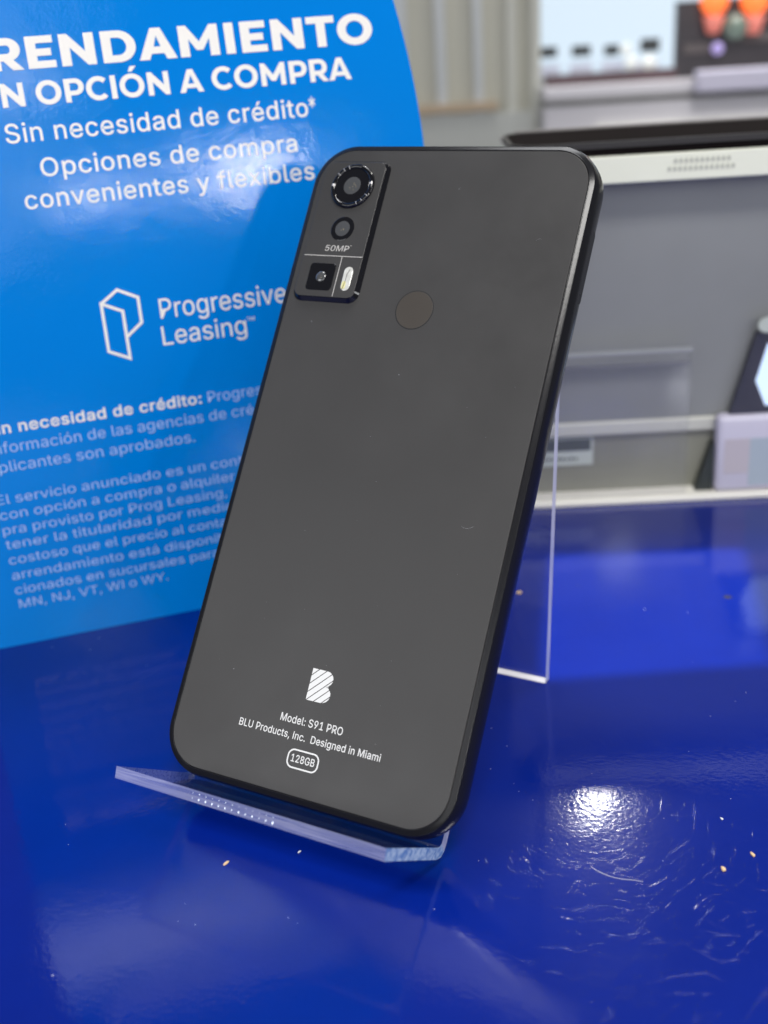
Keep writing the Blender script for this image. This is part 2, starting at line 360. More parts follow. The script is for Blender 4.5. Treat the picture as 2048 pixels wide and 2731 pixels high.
# letter outlines: advance width and closed loops, in thousandths, capitals 509 high
GLYPHS = {'*': (453, ['201 223 206 331 114 272 89 315 186 365 89 415 114 459 206 400 201 509 250 509 246 400 337 459 362 415 266 365 362 315 337 272 246 331 250 223']), ',': (188, ['38 -119 68 71 137 71 84 -119']), '-': (453, ['337 244 337 188 114 188 114 244']), '.': (188, ['95 -4 78 -1 63 9 55 18 51 29 50 41 51 53 55 64 63 73 78 83 95 87 107 85 118 81 128 73 135 64 140 53 141 41 138 24 128 9 118 1 107 -3']), '0': (453, ['227 -7 199 -5 174 1 151 11 130 24 105 48 85 77 69 113 57 155 50 202 48 254 50 306 57 353 69 395 85 431 106 461 130 484 151 498 174 508 200 514 227 516 254 514 279 508 302 498 323 484 348 461 368 431 384 395 396 353 403 306 405 254 403 202 396 155 384 113 368 77 348 48 323 24 302 11 279 1 254 -5', '227 50 250 52 271 60 290 74 306 92 320 116 330 144 338 176 342 213 344 254 342 295 338 332 330 365 320 393 306 416 290 435 271 449 250 457 227 460 203 457 182 449 163 435 147 416 134 393 123 365 115 332 111 295 109 254 111 213 115 176 123 144 134 116 147 92 163 74 182 60 203 52']), '1': (453, ['76 0 76 55 391 55 391 0', '276 509 276 0 212 0 212 448 209 448 86 358 86 427 198 509']), '2': (453, ['64 0 64 47 234 229 282 282 299 305 311 327 318 348 320 371 317 397 308 419 293 436 273 449 250 457 224 460 196 457 172 447 153 433 139 413 130 390 127 362 66 362 68 391 75 418 86 442 102 464 121 482 143 496 168 507 196 513 225 516 254 513 281 507 306 497 328 482 346 465 361 445 372 423 379 398 381 372 378 345 371 318 357 290 336 259 267 180 153 60 153 57 389 57 389 0']), '5': (453, ['221 -7 192 -5 165 1 140 11 118 25 99 41 83 60 71 82 63 105 60 130 122 130 127 108 138 89 154 73 173 60 196 52 221 50 241 51 259 56 276 64 291 75 304 89 314 104 322 122 326 141 328 162 326 183 321 203 314 221 303 237 290 251 275 262 257 270 238 275 218 277 192 275 167 268 145 258 128 246 67 253 96 509 366 509 366 452 151 452 134 301 136 301 155 315 178 325 203 331 229 334 263 330 294 321 321 306 345 285 364 260 379 231 388 199 391 163 388 132 381 102 369 76 352 52 332 32 309 15 282 3 253 -4']), '8': (453, ['226 -7 193 -5 163 1 136 11 111 25 91 42 74 62 62 84 54 109 52 135 55 166 65 195 81 220 101 241 117 252 134 260 153 265 153 267 129 276 109 289 93 308 80 330 73 354 70 380 73 405 79 429 90 450 106 469 124 485 146 498 170 508 197 514 226 516 255 514 282 508 306 498 328 485 346 469 361 450 373 429 379 405 382 380 379 354 372 330 359 308 343 289 323 276 300 267 300 265 327 256 351 241 372 220 387 195 397 166 401 135 398 109 391 84 378 62 362 42 341 25 317 11 289 1 259 -5', '226 49 258 52 285 60 307 74 323 91 331 106 335 121 337 139 335 157 330 173 322 189 305 208 283 223 256 232 226 235 196 232 169 223 147 208 130 189 122 173 117 157 115 139 117 121 121 106 129 91 145 74 167 60 195 52', '226 290 252 292 274 300 293 313 307 330 316 351 319 376 316 399 308 420 294 437 275 449 252 457 226 460 200 457 177 449 159 437 145 420 136 399 133 376 136 351 145 330 159 313 178 300 201 292']), '9': (453, ['226 516 256 513 285 506 310 494 333 478 352 458 368 434 380 408 387 378 389 347 387 322 382 296 373 270 350 224 315 168 200 0 130 0 301 248 307 248 299 234 287 221 273 210 257 202 238 196 218 195 188 197 161 203 137 214 116 229 98 247 83 269 72 294 66 321 64 352 66 382 73 411 85 436 101 459 120 479 143 494 168 506 196 513', '226 460 207 459 190 454 174 446 154 429 138 407 129 381 125 352 129 322 138 295 148 280 160 268 174 257 190 250 207 245 226 243 245 245 263 249 279 257 293 267 305 280 314 295 324 321 327 350 324 381 314 407 299 429 279 446 263 454 245 459']), ':': (188, ['95 -4 78 -1 63 9 55 18 51 29 50 41 51 53 55 64 63 73 78 83 95 87 107 85 118 81 128 73 135 64 140 53 141 41 138 24 128 9 118 1 107 -3', '95 271 78 274 63 284 55 294 51 304 50 316 51 328 55 339 63 349 78 359 95 362 107 360 118 356 128 349 135 339 140 328 141 316 138 299 128 284 118 277 107 272']), 'A': (480, ['16 0 201 509 276 509 463 0 395 0 287 302 264 372 232 478 245 478 213 371 191 302 85 0', '110 142 110 199 370 199 370 142']), 'B': (456, ['60 0 60 509 241 509 274 507 304 501 329 491 350 477 367 461 381 442 390 421 396 398 398 374 395 344 387 320 373 301 356 286 336 275 315 267 315 262 339 257 363 245 385 227 402 203 411 184 416 161 418 136 416 111 410 88 400 67 386 48 368 31 344 18 317 8 284 2 247 0', '125 57 245 57 281 60 309 67 330 80 344 96 353 115 355 137 352 161 342 184 327 203 306 218 289 225 269 229 248 231 125 231', '125 285 238 285 265 288 288 296 308 309 323 326 333 348 336 372 333 393 326 412 313 429 294 442 270 449 240 452 125 452']), 'C': (510, ['267 -7 235 -5 205 1 177 11 150 25 126 42 104 63 86 88 70 115 57 146 48 179 42 215 40 254 42 293 48 329 57 362 70 393 86 421 104 445 126 466 150 484 177 498 205 508 235 514 267 516 305 513 340 504 373 490 402 471 427 447 448 418 463 385 473 348 408 348 401 373 389 395 375 413 357 428 337 440 315 449 292 454 267 456 237 453 209 445 184 432 161 414 141 391 125 364 113 332 106 295 103 254 106 213 113 177 125 145 141 117 161 94 184 76 210 63 237 56 267 53 292 55 315 60 337 69 357 81 375 96 389 114 401 136 408 160 473 160 463 124 448 91 428 62 402 38 373 19 341 5 305 -4']), 'D': (502, ['219 0 96 0 96 57 215 57 254 60 288 68 318 81 343 99 363 122 379 149 390 181 397 216 399 255 397 294 390 329 379 361 364 388 344 410 320 428 291 441 258 449 221 452 93 452 93 509 225 509 261 507 294 501 325 492 353 478 377 461 399 441 418 418 433 391 449 351 458 306 462 255 458 205 449 159 433 119 417 92 398 68 376 48 351 31 322 17 291 8 256 2', '125 509 125 0 60 0 60 509']), 'E': (419, ['60 0 60 509 372 509 372 452 125 452 125 286 355 286 355 229 125 229 125 57 375 57 375 0']), 'G': (520, ['269 -7 236 -5 205 1 176 11 149 25 125 43 104 64 85 88 69 116 57 146 47 179 42 215 40 254 42 293 47 329 57 362 69 393 85 421 103 445 125 466 149 484 175 498 203 508 233 514 265 516 304 513 340 504 374 489 403 469 429 445 449 416 465 384 474 349 408 349 399 372 387 393 373 411 356 427 337 439 315 448 291 454 265 456 236 453 209 445 183 432 160 414 141 392 125 364 113 332 106 295 103 254 106 213 113 177 125 145 141 117 161 95 184 76 210 63 238 56 269 53 296 55 322 61 345 71 365 85 382 102 396 123 407 147 413 173 415 202 434 199 283 199 283 256 478 256 478 200 475 160 466 124 451 91 431 62 406 38 377 19 344 5 308 -4']), 'I': (300, ['31 0 31 57 118 57 118 452 31 452 31 509 269 509 269 452 183 452 183 57 269 57 269 0']), 'J': (396, ['185 -7 153 -4 124 3 98 15 75 33 57 55 44 81 36 111 33 145 33 173 98 173 98 145 100 117 108 93 122 74 139 61 160 53 185 50 209 53 230 61 248 74 261 93 269 117 272 145 272 509 336 509 336 145 334 111 326 81 313 55 294 33 271 15 246 3 217 -4']), 'L': (393, ['60 0 60 509 125 509 125 57 361 57 361 0']), 'M': (628, ['60 0 60 509 152 509 277 187 287 159 299 123 311 84 322 49 307 49 318 83 330 121 342 158 352 187 476 509 568 509 568 0 504 0 504 291 504 327 505 369 506 413 507 457 513 457 498 409 482 363 467 322 456 291 342 0 286 0 170 291 159 321 145 361 129 408 112 457 119 457 120 416 121 372 122 328 122 291 122 0']), 'N': (523, ['60 0 60 509 136 509 343 183 363 151 388 107 414 55 405 54 401 108 399 157 399 195 399 509 463 509 463 0 387 0 202 290 177 331 148 381 108 452 119 454 122 384 124 328 125 291 125 0']), 'O': (533, ['267 -7 235 -5 205 1 177 11 150 25 126 42 105 63 86 88 70 115 57 146 48 179 42 215 40 254 42 293 48 329 57 362 70 393 86 421 105 445 126 466 150 484 177 498 205 508 235 514 267 516 299 514 329 508 357 498 384 484 408 466 429 445 448 421 464 393 477 362 486 329 491 293 493 254 491 215 486 179 477 146 464 115 448 88 429 63 408 42 384 25 357 11 329 1 299 -5', '267 53 296 55 324 63 349 76 372 94 392 116 408 144 420 176 428 213 430 254 428 295 420 332 408 365 392 392 372 415 349 433 324 446 296 453 267 456 237 453 210 445 184 433 161 415 142 392 125 364 113 332 106 295 103 254 106 213 113 176 125 144 142 117 161 94 184 76 210 63 237 55']), 'P': (445, ['60 0 60 509 235 509 272 506 305 499 332 487 356 471 375 452 390 430 400 404 407 377 409 348 407 318 400 291 390 265 375 243 356 223 332 207 305 195 272 188 235 186 109 186 109 242 233 242 257 244 279 248 297 256 312 266 324 279 333 294 342 319 344 348 342 376 333 402 324 416 312 428 297 439 279 446 257 451 232 452 125 452 125 0']), 'R': (449, ['60 0 60 509 236 509 273 506 305 500 333 489 356 473 376 455 390 433 401 408 407 381 409 352 407 323 401 296 390 271 376 250 356 232 333 217 305 206 273 200 236 198 96 198 96 255 234 255 269 258 298 267 313 276 325 287 334 300 342 324 345 352 342 380 334 405 325 419 313 430 298 440 279 446 258 451 233 452 125 452 125 0', '353 0 230 229 303 229 428 0']), 'S': (447, ['224 -9 188 -7 156 -1 128 9 102 23 81 40 64 60 51 83 42 109 38 137 104 137 108 118 114 102 123 88 142 71 166 59 194 52 224 49 257 52 286 60 311 74 329 92 338 106 344 122 346 139 344 154 340 168 332 179 316 193 296 205 245 222 184 239 145 253 112 269 86 289 71 307 60 326 54 348 52 372 54 400 62 425 75 448 92 468 113 484 138 498 165 508 195 514 227 516 259 514 289 508 316 498 340 484 360 468 377 449 390 427 398 403 401 378 337 378 332 402 320 421 302 437 280 449 254 456 225 459 194 456 167 448 145 435 129 418 121 405 117 391 115 376 117 359 122 345 131 334 148 319 169 308 212 293 264 279 312 264 336 252 359 238 379 220 395 198 402 180 407 161 408 139 406 112 399 87 386 64 370 43 349 25 323 11 294 0 261 -7']), 'T': (449, ['32 452 32 509 417 509 417 452 257 452 257 0 193 0 193 452']), 'U': (517, ['259 -8 220 -6 186 2 154 15 126 33 103 55 85 80 71 108 63 140 60 173 60 509 124 509 124 178 126 155 132 133 141 113 153 95 169 80 187 68 208 59 232 53 259 52 285 53 309 59 331 68 349 80 364 95 377 113 385 133 391 155 393 178 393 509 457 509 457 173 454 140 446 108 433 80 414 55 391 33 363 15 332 2 297 -6']), 'V': (480, ['204 0 16 509 84 509 192 206 215 137 248 31 235 31 267 138 290 206 395 509 463 509 278 0']), 'W': (686, ['155 0 16 509 82 509 163 196 175 145 187 94 197 40 189 40 200 94 211 145 224 196 306 509 380 509 462 196 474 145 486 94 497 40 488 40 499 94 510 145 523 196 603 509 670 509 530 0 455 0 368 323 351 391 336 475 350 475 335 395 318 323 230 0']), 'Y': (472, ['203 0 203 208 16 509 91 509 192 344 222 292 250 230 224 230 251 293 280 344 381 509 455 509 268 208 268 0']), 'a': (389, ['160 -9 137 -7 115 -3 94 5 76 15 60 29 48 45 38 63 32 84 30 108 32 128 36 146 43 161 58 179 78 193 100 203 125 211 178 220 234 227 252 230 265 235 273 243 276 255 276 257 273 279 267 297 256 311 240 322 220 329 196 331 171 329 149 322 132 313 118 301 107 288 100 274 41 291 51 313 64 331 79 346 104 364 133 375 163 382 194 384 239 379 263 372 286 360 306 343 322 320 330 301 335 278 337 251 337 0 277 0 277 52 272 52 252 25 236 12 215 1 190 -6', '170 45 192 47 211 51 228 59 248 74 263 93 272 115 276 138 276 190 259 182 231 176 200 171 175 168 134 159 117 150 103 139 95 124 92 105 94 87 102 72 114 61 130 52 149 47']), 'b': (424, ['229 -8 198 -5 172 4 153 17 138 31 118 59 112 59 112 0 53 0 53 509 114 509 114 319 118 319 137 346 152 360 171 373 197 381 229 384 259 382 287 374 313 361 335 342 354 320 370 293 381 261 388 227 390 189 388 151 381 116 370 84 355 57 336 34 313 16 288 3 260 -6', '220 47 242 49 262 55 279 66 294 80 306 97 316 117 325 151 328 189 325 227 316 261 307 281 295 298 280 311 262 322 243 328 220 330 198 328 178 322 161 312 147 299 134 282 125 263 116 229 113 189 116 150 125 115 135 95 147 78 162 65 179 55 198 49']), 'c': (396, ['207 -8 174 -5 144 3 117 16 93 35 72 58 56 85 44 116 37 150 34 187 37 225 44 260 56 291 72 318 93 341 117 360 144 374 174 382 207 384 234 383 260 377 284 368 305 356 324 341 340 322 353 301 362 277 303 262 290 289 270 311 242 325 207 330 184 328 163 321 145 310 130 296 118 278 108 258 99 224 96 187 99 151 108 117 118 97 130 80 145 66 163 55 184 49 207 46 243 52 271 66 292 89 304 117 363 102 354 78 341 56 325 37 306 21 285 9 261 -1 235 -6']), 'd': (424, ['195 -8 165 -6 137 3 111 16 89 34 70 57 55 84 43 116 36 151 34 189 36 227 43 261 55 293 70 320 89 342 112 361 137 374 165 382 196 384 228 381 253 373 272 360 287 346 306 319 311 319 311 509 372 509 372 0 313 0 313 59 307 59 287 31 272 17 252 4 236 -3 217 -7', '205 47 226 49 246 55 263 65 278 78 290 95 299 115 309 150 312 189 309 229 300 263 290 282 278 299 263 312 246 322 227 328 205 330 182 328 162 322 145 311 130 298 118 281 108 261 99 227 96 189 99 151 109 117 118 97 130 80 145 66 162 55 182 49']), 'e': (404, ['212 -8 177 -5 145 3 117 16 92 35 72 58 56 85 44 116 37 150 34 187 36 224 44 258 55 290 71 317 91 340 115 359 142 373 172 382 205 384 236 382 266 374 294 361 319 341 334 324 347 305 357 282 365 256 370 227 371 194 371 169 75 169 75 221 338 221 310 202 307 237 298 269 288 286 277 301 263 314 246 323 227 328 205 330 183 328 164 323 146 313 131 301 119 286 109 270 99 241 96 211 96 178 98 151 102 127 110 106 121 88 135 73 151 61 169 53 190 48 212 46 234 48 254 53 271 61 285 73 297 88 306 105 365 91 358 72 348 55 335 39 311 19 283 4 249 -5']), 'f': (254, ['228 379 228 327 6 327 6 379', '81 0 81 432 82 452 87 470 96 486 113 505 135 519 161 527 187 530 222 527 243 521 227 468 215 472 195 474 178 472 164 468 154 460 147 449 143 435 142 419 142 0']), 'g': (425, ['207 -151 168 -148 134 -140 105 -127 82 -110 64 -91 51 -69 101 -41 122 -66 136 -78 154 -88 178 -95 207 -97 236 -95 261 -87 282 -75 295 -62 304 -47 310 -28 311 -6 311 68 306 68 287 41 272 28 252 16 227 8 195 5 165 7 138 14 113 27 90 43 71 65 55 90 43 120 36 154 34 191 36 229 43 263 55 293 71 320 90 342 112 361 138 374 166 382 196 384 228 382 253 373 273 360 288 346 308 319 313 319 313 379 372 379 372 -9 370 -40 363 -67 350 -90 334 -109 314 -124 291 -136 265 -144 237 -149', '205 59 227 61 246 66 264 75 278 87 290 103 300 121 309 154 312 193 309 231 300 264 291 283 279 299 264 312 247 322 227 328 205 330 182 328 163 322 145 312 130 298 118 282 109 262 99 229 96 193 99 155 109 123 118 104 131 88 145 76 163 66 183 61']), 'i': (167, ['53 0 53 379 114 379 114 0', '84 443 67 446 54 455 44 468 41 483 44 499 54 512 67 521 84 524 100 521 114 512 123 499 126 483 123 468 114 455 100 446']), 'l': (189, ['139 -2 112 0 91 8 74 20 62 37 55 59 53 84 53 509 114 509 114 99 115 77 120 62 126 57 135 53 146 52 160 53 170 54 181 3 162 -1']), 'm': (610, ['53 0 53 379 112 379 112 295 108 295 118 323 132 346 151 363 172 376 195 384 219 386 245 383 268 375 287 361 303 342 314 320 321 295 312 295 322 321 337 343 357 361 381 375 407 383 437 386 458 385 478 380 497 372 514 361 529 346 541 328 550 307 555 283 557 255 557 0 496 0 496 254 493 279 485 298 473 313 456 323 438 329 419 330 395 328 374 320 358 307 345 290 338 270 335 247 335 0 274 0 274 260 272 280 265 297 253 311 238 322 220 328 199 330 178 328 158 320 140 307 126 289 117 266 114 238 114 0']), 'n': (410, ['114 227 114 0 53 0 53 379 112 379 112 287 102 287 116 319 132 344 152 362 175 374 200 382 227 384 252 383 275 377 295 369 313 356 328 340 341 321 350 298 355 271 357 240 357 0 296 0 296 235 293 263 286 286 273 304 256 318 235 326 210 329 184 326 161 317 141 303 126 283 119 266 115 248']), 'o': (415, ['207 -8 174 -5 144 3 117 16 93 35 72 58 56 85 44 116 37 150 34 187 37 225 44 260 56 291 72 318 93 341 117 360 144 374 174 382 207 384 241 382 271 374 299 360 323 341 343 318 359 291 371 260 379 225 381 187 379 150 371 116 359 85 343 58 323 35 299 16 271 3 241 -5', '207 46 231 49 252 55 270 66 285 80 298 97 307 117 316 151 319 187 316 224 307 258 298 278 285 296 270 310 252 321 231 328 207 330 184 328 163 321 145 310 130 296 118 278 108 258 99 224 96 187 99 151 108 117 118 97 130 80 145 66 163 55 184 49']), 'p': (424, ['53 -143 53 379 112 379 112 319 118 319 137 346 152 360 171 373 197 381 229 384 259 382 287 374 313 361 335 342 354 320 370 293 381 261 388 227 390 189 388 151 381 116 370 84 355 57 336 34 313 16 288 3 260 -6 229 -8 198 -5 173 4 153 17 138 31 118 59 114 59 114 -143', '220 47 242 49 262 55 279 66 294 80 306 97 316 117 325 151 328 189 325 227 316 261 307 281 295 298 280 311 262 322 243 328 220 330 198 328 178 322 161 312 147 299 134 282 125 263 116 229 113 189 116 150 125 115 135 95 147 78 162 65 179 55 198 49']), 'q': (424, ['372 -143 311 -143 311 59 306 59 287 31 272 17 252 4 236 -3 217 -7 195 -8 165 -6 137 3 111 16 89 34 70 57 55 84 43 116 36 151 34 189 36 227 43 261 55 293 70 320 89 342 112 361 137 374 165 382 196 384 228 381 253 373 272 360 287 346 307 319 313 319 313 379 372 379', '205 47 226 49 246 55 263 65 278 78 290 95 299 115 309 150 312 189 309 229 300 263 290 282 278 299 263 312 246 322 227 328 205 330 182 328 162 322 145 311 130 298 118 281 108 261 99 227 96 189 99 151 109 117 118 97 130 80 145 66 162 55 182 49']), 'r': (259, ['53 0 53 379 112 379 112 321 115 321 124 339 137 354 152 367 171 377 191 383 213 385 229 384 243 384 243 322 230 324 207 326 182 323 159 315 140 301 126 284 117 262 114 237 114 0']), 's': (365, ['182 -8 145 -5 112 3 93 12 76 24 62 38 50 54 41 73 36 94 94 107 101 87 111 72 124 60 141 52 160 47 181 45 206 47 227 53 244 62 258 74 265 88 268 103 266 115 262 126 254 136 237 147 212 155 149 170 118 180 92 192 72 208 58 227 50 249 47 274 49 295 55 314 65 332 79 347 95 360 115 370 137 378 161 383 187 384 223 381 254 372 279 358 299 339 314 316 324 290 268 277 258 298 243 316 228 325 210 331 187 333 166 331 147 326 131 317 119 305 111 292 109 277 110 264 115 253 124 243 144 232 172 223 229 209 261 200 287 187 306 171 320 153 328 131 331 107 329 85 323 65 312 47 298 31 281 18 260 6 236 -2 210 -7']), 't': (227, ['204 379 204 327 6 327 6 379', '65 471 126 471 126 98 128 76 136 61 144 55 156 51 170 50 185 51 202 54 213 2 192 -3 168 -4 138 -1 113 7 92 21 80 35 72 52 67 71 65 93']), 'u': (410, ['182 -5 158 -3 135 2 115 11 97 23 82 39 69 59 60 82 54 109 53 139 53 379 114 379 114 144 116 117 124 94 137 75 154 61 175 53 200 50 226 53 249 62 268 77 283 97 290 113 295 132 296 153 296 379 357 379 357 0 298 0 298 92 307 92 294 60 277 35 257 17 234 5 209 -3']), 'v': (389, ['163 0 17 379 84 379 165 155 187 87 206 21 184 21 203 87 224 155 305 379 371 379 226 0']), 'x': (379, ['21 0 171 218 171 171 29 379 100 379 147 306 179 253 207 206 175 206 202 253 233 306 282 379 352 379 209 169 209 214 358 0 287 0 231 85 200 136 173 182 205 182 178 136 148 85 91 0']), 'y': (389, ['47 -139 61 -86 71 -87 88 -90 104 -89 118 -84 130 -74 141 -58 151 -36 163 -1 17 379 84 379 165 155 187 87 206 21 184 21 202 87 224 155 305 379 371 379 204 -58 191 -85 177 -107 159 -124 139 -136 117 -143 91 -145 65 -143']), 'Ó': (533, ['267 -7 235 -5 205 1 177 11 150 25 126 42 105 63 86 88 70 115 57 146 48 179 42 215 40 254 42 293 48 329 57 362 70 393 86 421 105 445 126 466 150 484 177 498 205 508 235 514 267 516 299 514 329 508 357 498 384 484 408 466 429 445 448 421 464 393 477 362 486 329 491 293 493 254 491 215 486 179 477 146 464 115 448 88 429 63 408 42 384 25 357 11 329 1 299 -5', '267 53 296 55 324 63 349 76 372 94 392 116 408 144 420 176 428 213 430 254 428 295 420 332 408 365 392 392 372 415 349 433 324 446 296 453 267 456 237 453 210 445 184 433 161 415 142 392 125 364 113 332 106 295 103 254 106 213 113 176 125 144 142 117 161 94 184 76 210 63 237 55', '240 558 288 659 356 659 290 558']), 'á': (389, ['160 -9 137 -7 115 -3 94 5 76 15 60 29 48 45 38 63 32 84 30 108 32 128 36 146 43 161 58 179 78 193 100 203 125 211 178 220 234 227 252 230 265 235 273 243 276 255 276 257 273 279 267 297 256 311 240 322 220 329 196 331 171 329 149 322 132 313 118 301 107 288 100 274 41 291 51 313 64 331 79 346 104 364 133 375 163 382 194 384 239 379 263 372 286 360 306 343 322 320 330 301 335 278 337 251 337 0 277 0 277 52 272 52 252 25 236 12 215 1 190 -6', '170 45 192 47 211 51 228 59 248 74 263 93 272 115 276 138 276 190 259 182 231 176 200 171 175 168 134 159 117 150 103 139 95 124 92 105 94 87 102 72 114 61 130 52 149 47', '162 429 210 529 278 529 212 429']), 'é': (404, ['212 -8 177 -5 145 3 117 16 92 35 72 58 56 85 44 116 37 150 34 187 36 224 44 258 55 290 71 317 91 340 115 359 142 373 172 382 205 384 236 382 266 374 294 361 319 341 334 324 347 305 357 282 365 256 370 227 371 194 371 169 75 169 75 221 338 221 310 202 307 237 298 269 288 286 277 301 263 314 246 323 227 328 205 330 183 328 164 323 146 313 131 301 119 286 109 270 99 241 96 211 96 178 98 151 102 127 110 106 121 88 135 73 151 61 169 53 190 48 212 46 234 48 254 53 271 61 285 73 297 88 306 105 365 91 358 72 348 55 335 39 311 19 283 4 249 -5', '177 429 225 529 293 529 227 429']), 'ó': (415, ['207 -8 174 -5 144 3 117 16 93 35 72 58 56 85 44 116 37 150 34 187 37 225 44 260 56 291 72 318 93 341 117 360 144 374 174 382 207 384 241 382 271 374 299 360 323 341 343 318 359 291 371 260 379 225 381 187 379 150 371 116 359 85 343 58 323 35 299 16 271 3 241 -5', '207 46 231 49 252 55 270 66 285 80 298 97 307 117 316 151 319 187 316 224 307 258 298 278 285 296 270 310 252 321 231 328 207 330 184 328 163 321 145 310 130 296 118 278 108 258 99 224 96 187 99 151 108 117 118 97 130 80 145 66 163 55 184 49', '181 429 228 529 297 529 231 429']), ' ': (188, [])}
GLYPHS['I'] = (185, ['60 0 60 509 125 509 125 0'])
CAP = 509.0
def grow(loop, d, sg):
    out = []; n = len(loop)
    for i in range(n):
        p = Vector(loop[i]); a = p - Vector(loop[i - 1]); b = Vector(loop[(i + 1) % n]) - p
        a.normalize(); b.normalize()
        na = Vector((a.y, -a.x)) * sg; nb = Vector((b.y, -b.x)) * sg
        m = na + nb
        if m.length < 1e-4: m = na
        m.normalize(); out.append(tuple(p + m * d / max(.32, m.dot(na))))
    return out

def area2(l): return sum(l[i - 1][0] * l[i][1] - l[i][0] * l[i - 1][1] for i in range(len(l)))

def heavy_caps(t, h):
    """geometric bold capitals, unit height: stem t, bar h; returns {letter: (advance, loops)}"""
    def arc(cx, cy, rx, ry, a0, a1, n=16): return [(cx + rx * math.cos(math.radians(a0 + (a1 - a0) * i / n)), cy + ry * math.sin(math.radians(a0 + (a1 - a0) * i / n))) for i in range(n + 1)]
    sb, rb = .10, .055                                     # side bearings of straight and round sides
    G = {}
    w = .80; m = .5 + h * .47
    G['E'] = (w, [[(0, 0), (0, 1), (w - .02, 1), (w - .02, 1 - h), (t, 1 - h), (t, m), (w - .10, m), (w - .10, m - h), (t, m - h), (t, h), (w, h), (w, 0)]], sb, .06)
    G['I'] = (t, [[(0, 0), (0, 1), (t, 1), (t, 0)]], sb, sb)
    w = .90; G['T'] = (w, [[(w / 2 - t / 2, 0), (w / 2 - t / 2, 1 - h), (0, 1 - h), (0, 1), (w, 1), (w, 1 - h), (w / 2 + t / 2, 1 - h), (w / 2 + t / 2, 0)]], .02, .02)
    w = 1.0; q = t * .86; G['N'] = (w, [[(0, 0), (0, 1), (q, 1), (w - t, .43), (w - t, 1), (w, 1), (w, 0), (w - q, 0), (t, .57), (t, 0)]], sb, sb)
    w = 1.20; G['M'] = (w, [[(0, 0), (0, 1), (q, 1), (w / 2, .47), (w - q, 1), (w, 1), (w, 0), (w - t, 0), (w - t, .56), (w / 2 + .10, .20), (w / 2 - .10, .20), (t, .56), (t, 0)]], sb, sb)
    w = 1.14; a = t * 1.08; G['A'] = (w, [[(0, 0), (w / 2 - t * .52, 1), (w / 2 + t * .52, 1), (w, 0), (w - a, 0), (w - a - .075, .185), (a + .075, .185), (a, 0)], [(w / 2, .76), (a + .075 + .085, .185 + h * .98), (w - a - .16, .185 + h * .98)]], 0, 0)
    w = 1.0; G['D'] = (w, [[(0, 0), (0, 1)] + arc(w - .52, .5, .52, .5, 90, -90), [(t, h), (t, 1 - h)] + arc(w - .53, .5, .53 - t * .98, .5 - h, 90, -90)], sb, rb)
    w = 1.14; G['O'] = (w, [arc(w / 2, .5, w / 2, .515, 0, 360, 40)[:-1], arc(w / 2, .5, w / 2 - t, .515 - h * 1.05, 0, 360, 40)[:-1]], rb, rb)
    G['Ó'] = (w, G['O'][1] + [[(w / 2 - .10, 1.10), (w / 2 + .02, 1.33), (w / 2 + .30, 1.33), (w / 2 + .08, 1.10)]], rb, rb)
    G['C'] = (1.0, [arc(.56, .5, .56, .515, 46, 314, 34) + arc(.56, .5, .56 - t, .515 - h * 1.05, 316, 44, 30)], rb, .03)
    w = .88; r = .355; G['P'] = (w, [[(0, 0), (0, 1)] + arc(w - r - .04, 1 - r, r + .04, r, 90, -90) + [(t, 1 - 2 * r), (t, 0)], [(t, 1 - 2 * r + h)] + [(t, 1 - h)] + arc(w - r - .04, 1 - r, r + .04 - t, r - h, 90, -90)], sb, .03)
    w = .92; G['R'] = (w, [[(0, 0), (0, 1)] + arc(.50, 1 - r, .38, r, 90, -90) + [(t, 1 - 2 * r), (t, 0)], [(t, 1 - 2 * r + h)] + [(t, 1 - h)] + arc(.50, 1 - r, .38 - t, r - h, 90, -90), [(.34, 1 - 2 * r + .03), (.62, 1 - 2 * r + .06), (w, 0), (w - t * 1.12, 0)]], sb, .02)
    for k_ in 'ADOÓPR':
        if area2(G[k_][1][0]) * area2(G[k_][1][1]) > 0: G[k_][1][1].reverse()
    out = {' ': (int(.36 * CAP), [])}
    for k_, (wd, loops, l_, r_) in G.items():
        out[k_] = ((wd + l_ + r_) * CAP, [' '.join('%.1f %.1f' % ((x + l_) * CAP, y * CAP) for x, y in lp_) for lp_ in loops])
    return out
HEAVY = {'xb': heavy_caps(.285, .225), 'b': heavy_caps(.245, .195)}

def inside(p, l):
    c = False
    for i in range(len(l)):
        (x0, y0), (x1, y1) = l[i - 1], l[i]
        if (y0 > p[1]) != (y1 > p[1]) and p[0] < x0 + (p[1] - y0) / (y1 - y0) * (x1 - x0): c = not c
    return c

def tidy(l):
    out = []
    for q in l:
        if not out or math.hypot(q[0] - out[-1][0], q[1] - out[-1][1]) > 5: out.append(q)
    if math.hypot(out[0][0] - out[-1][0], out[0][1] - out[-1][1]) < 5: out.pop()
    return out

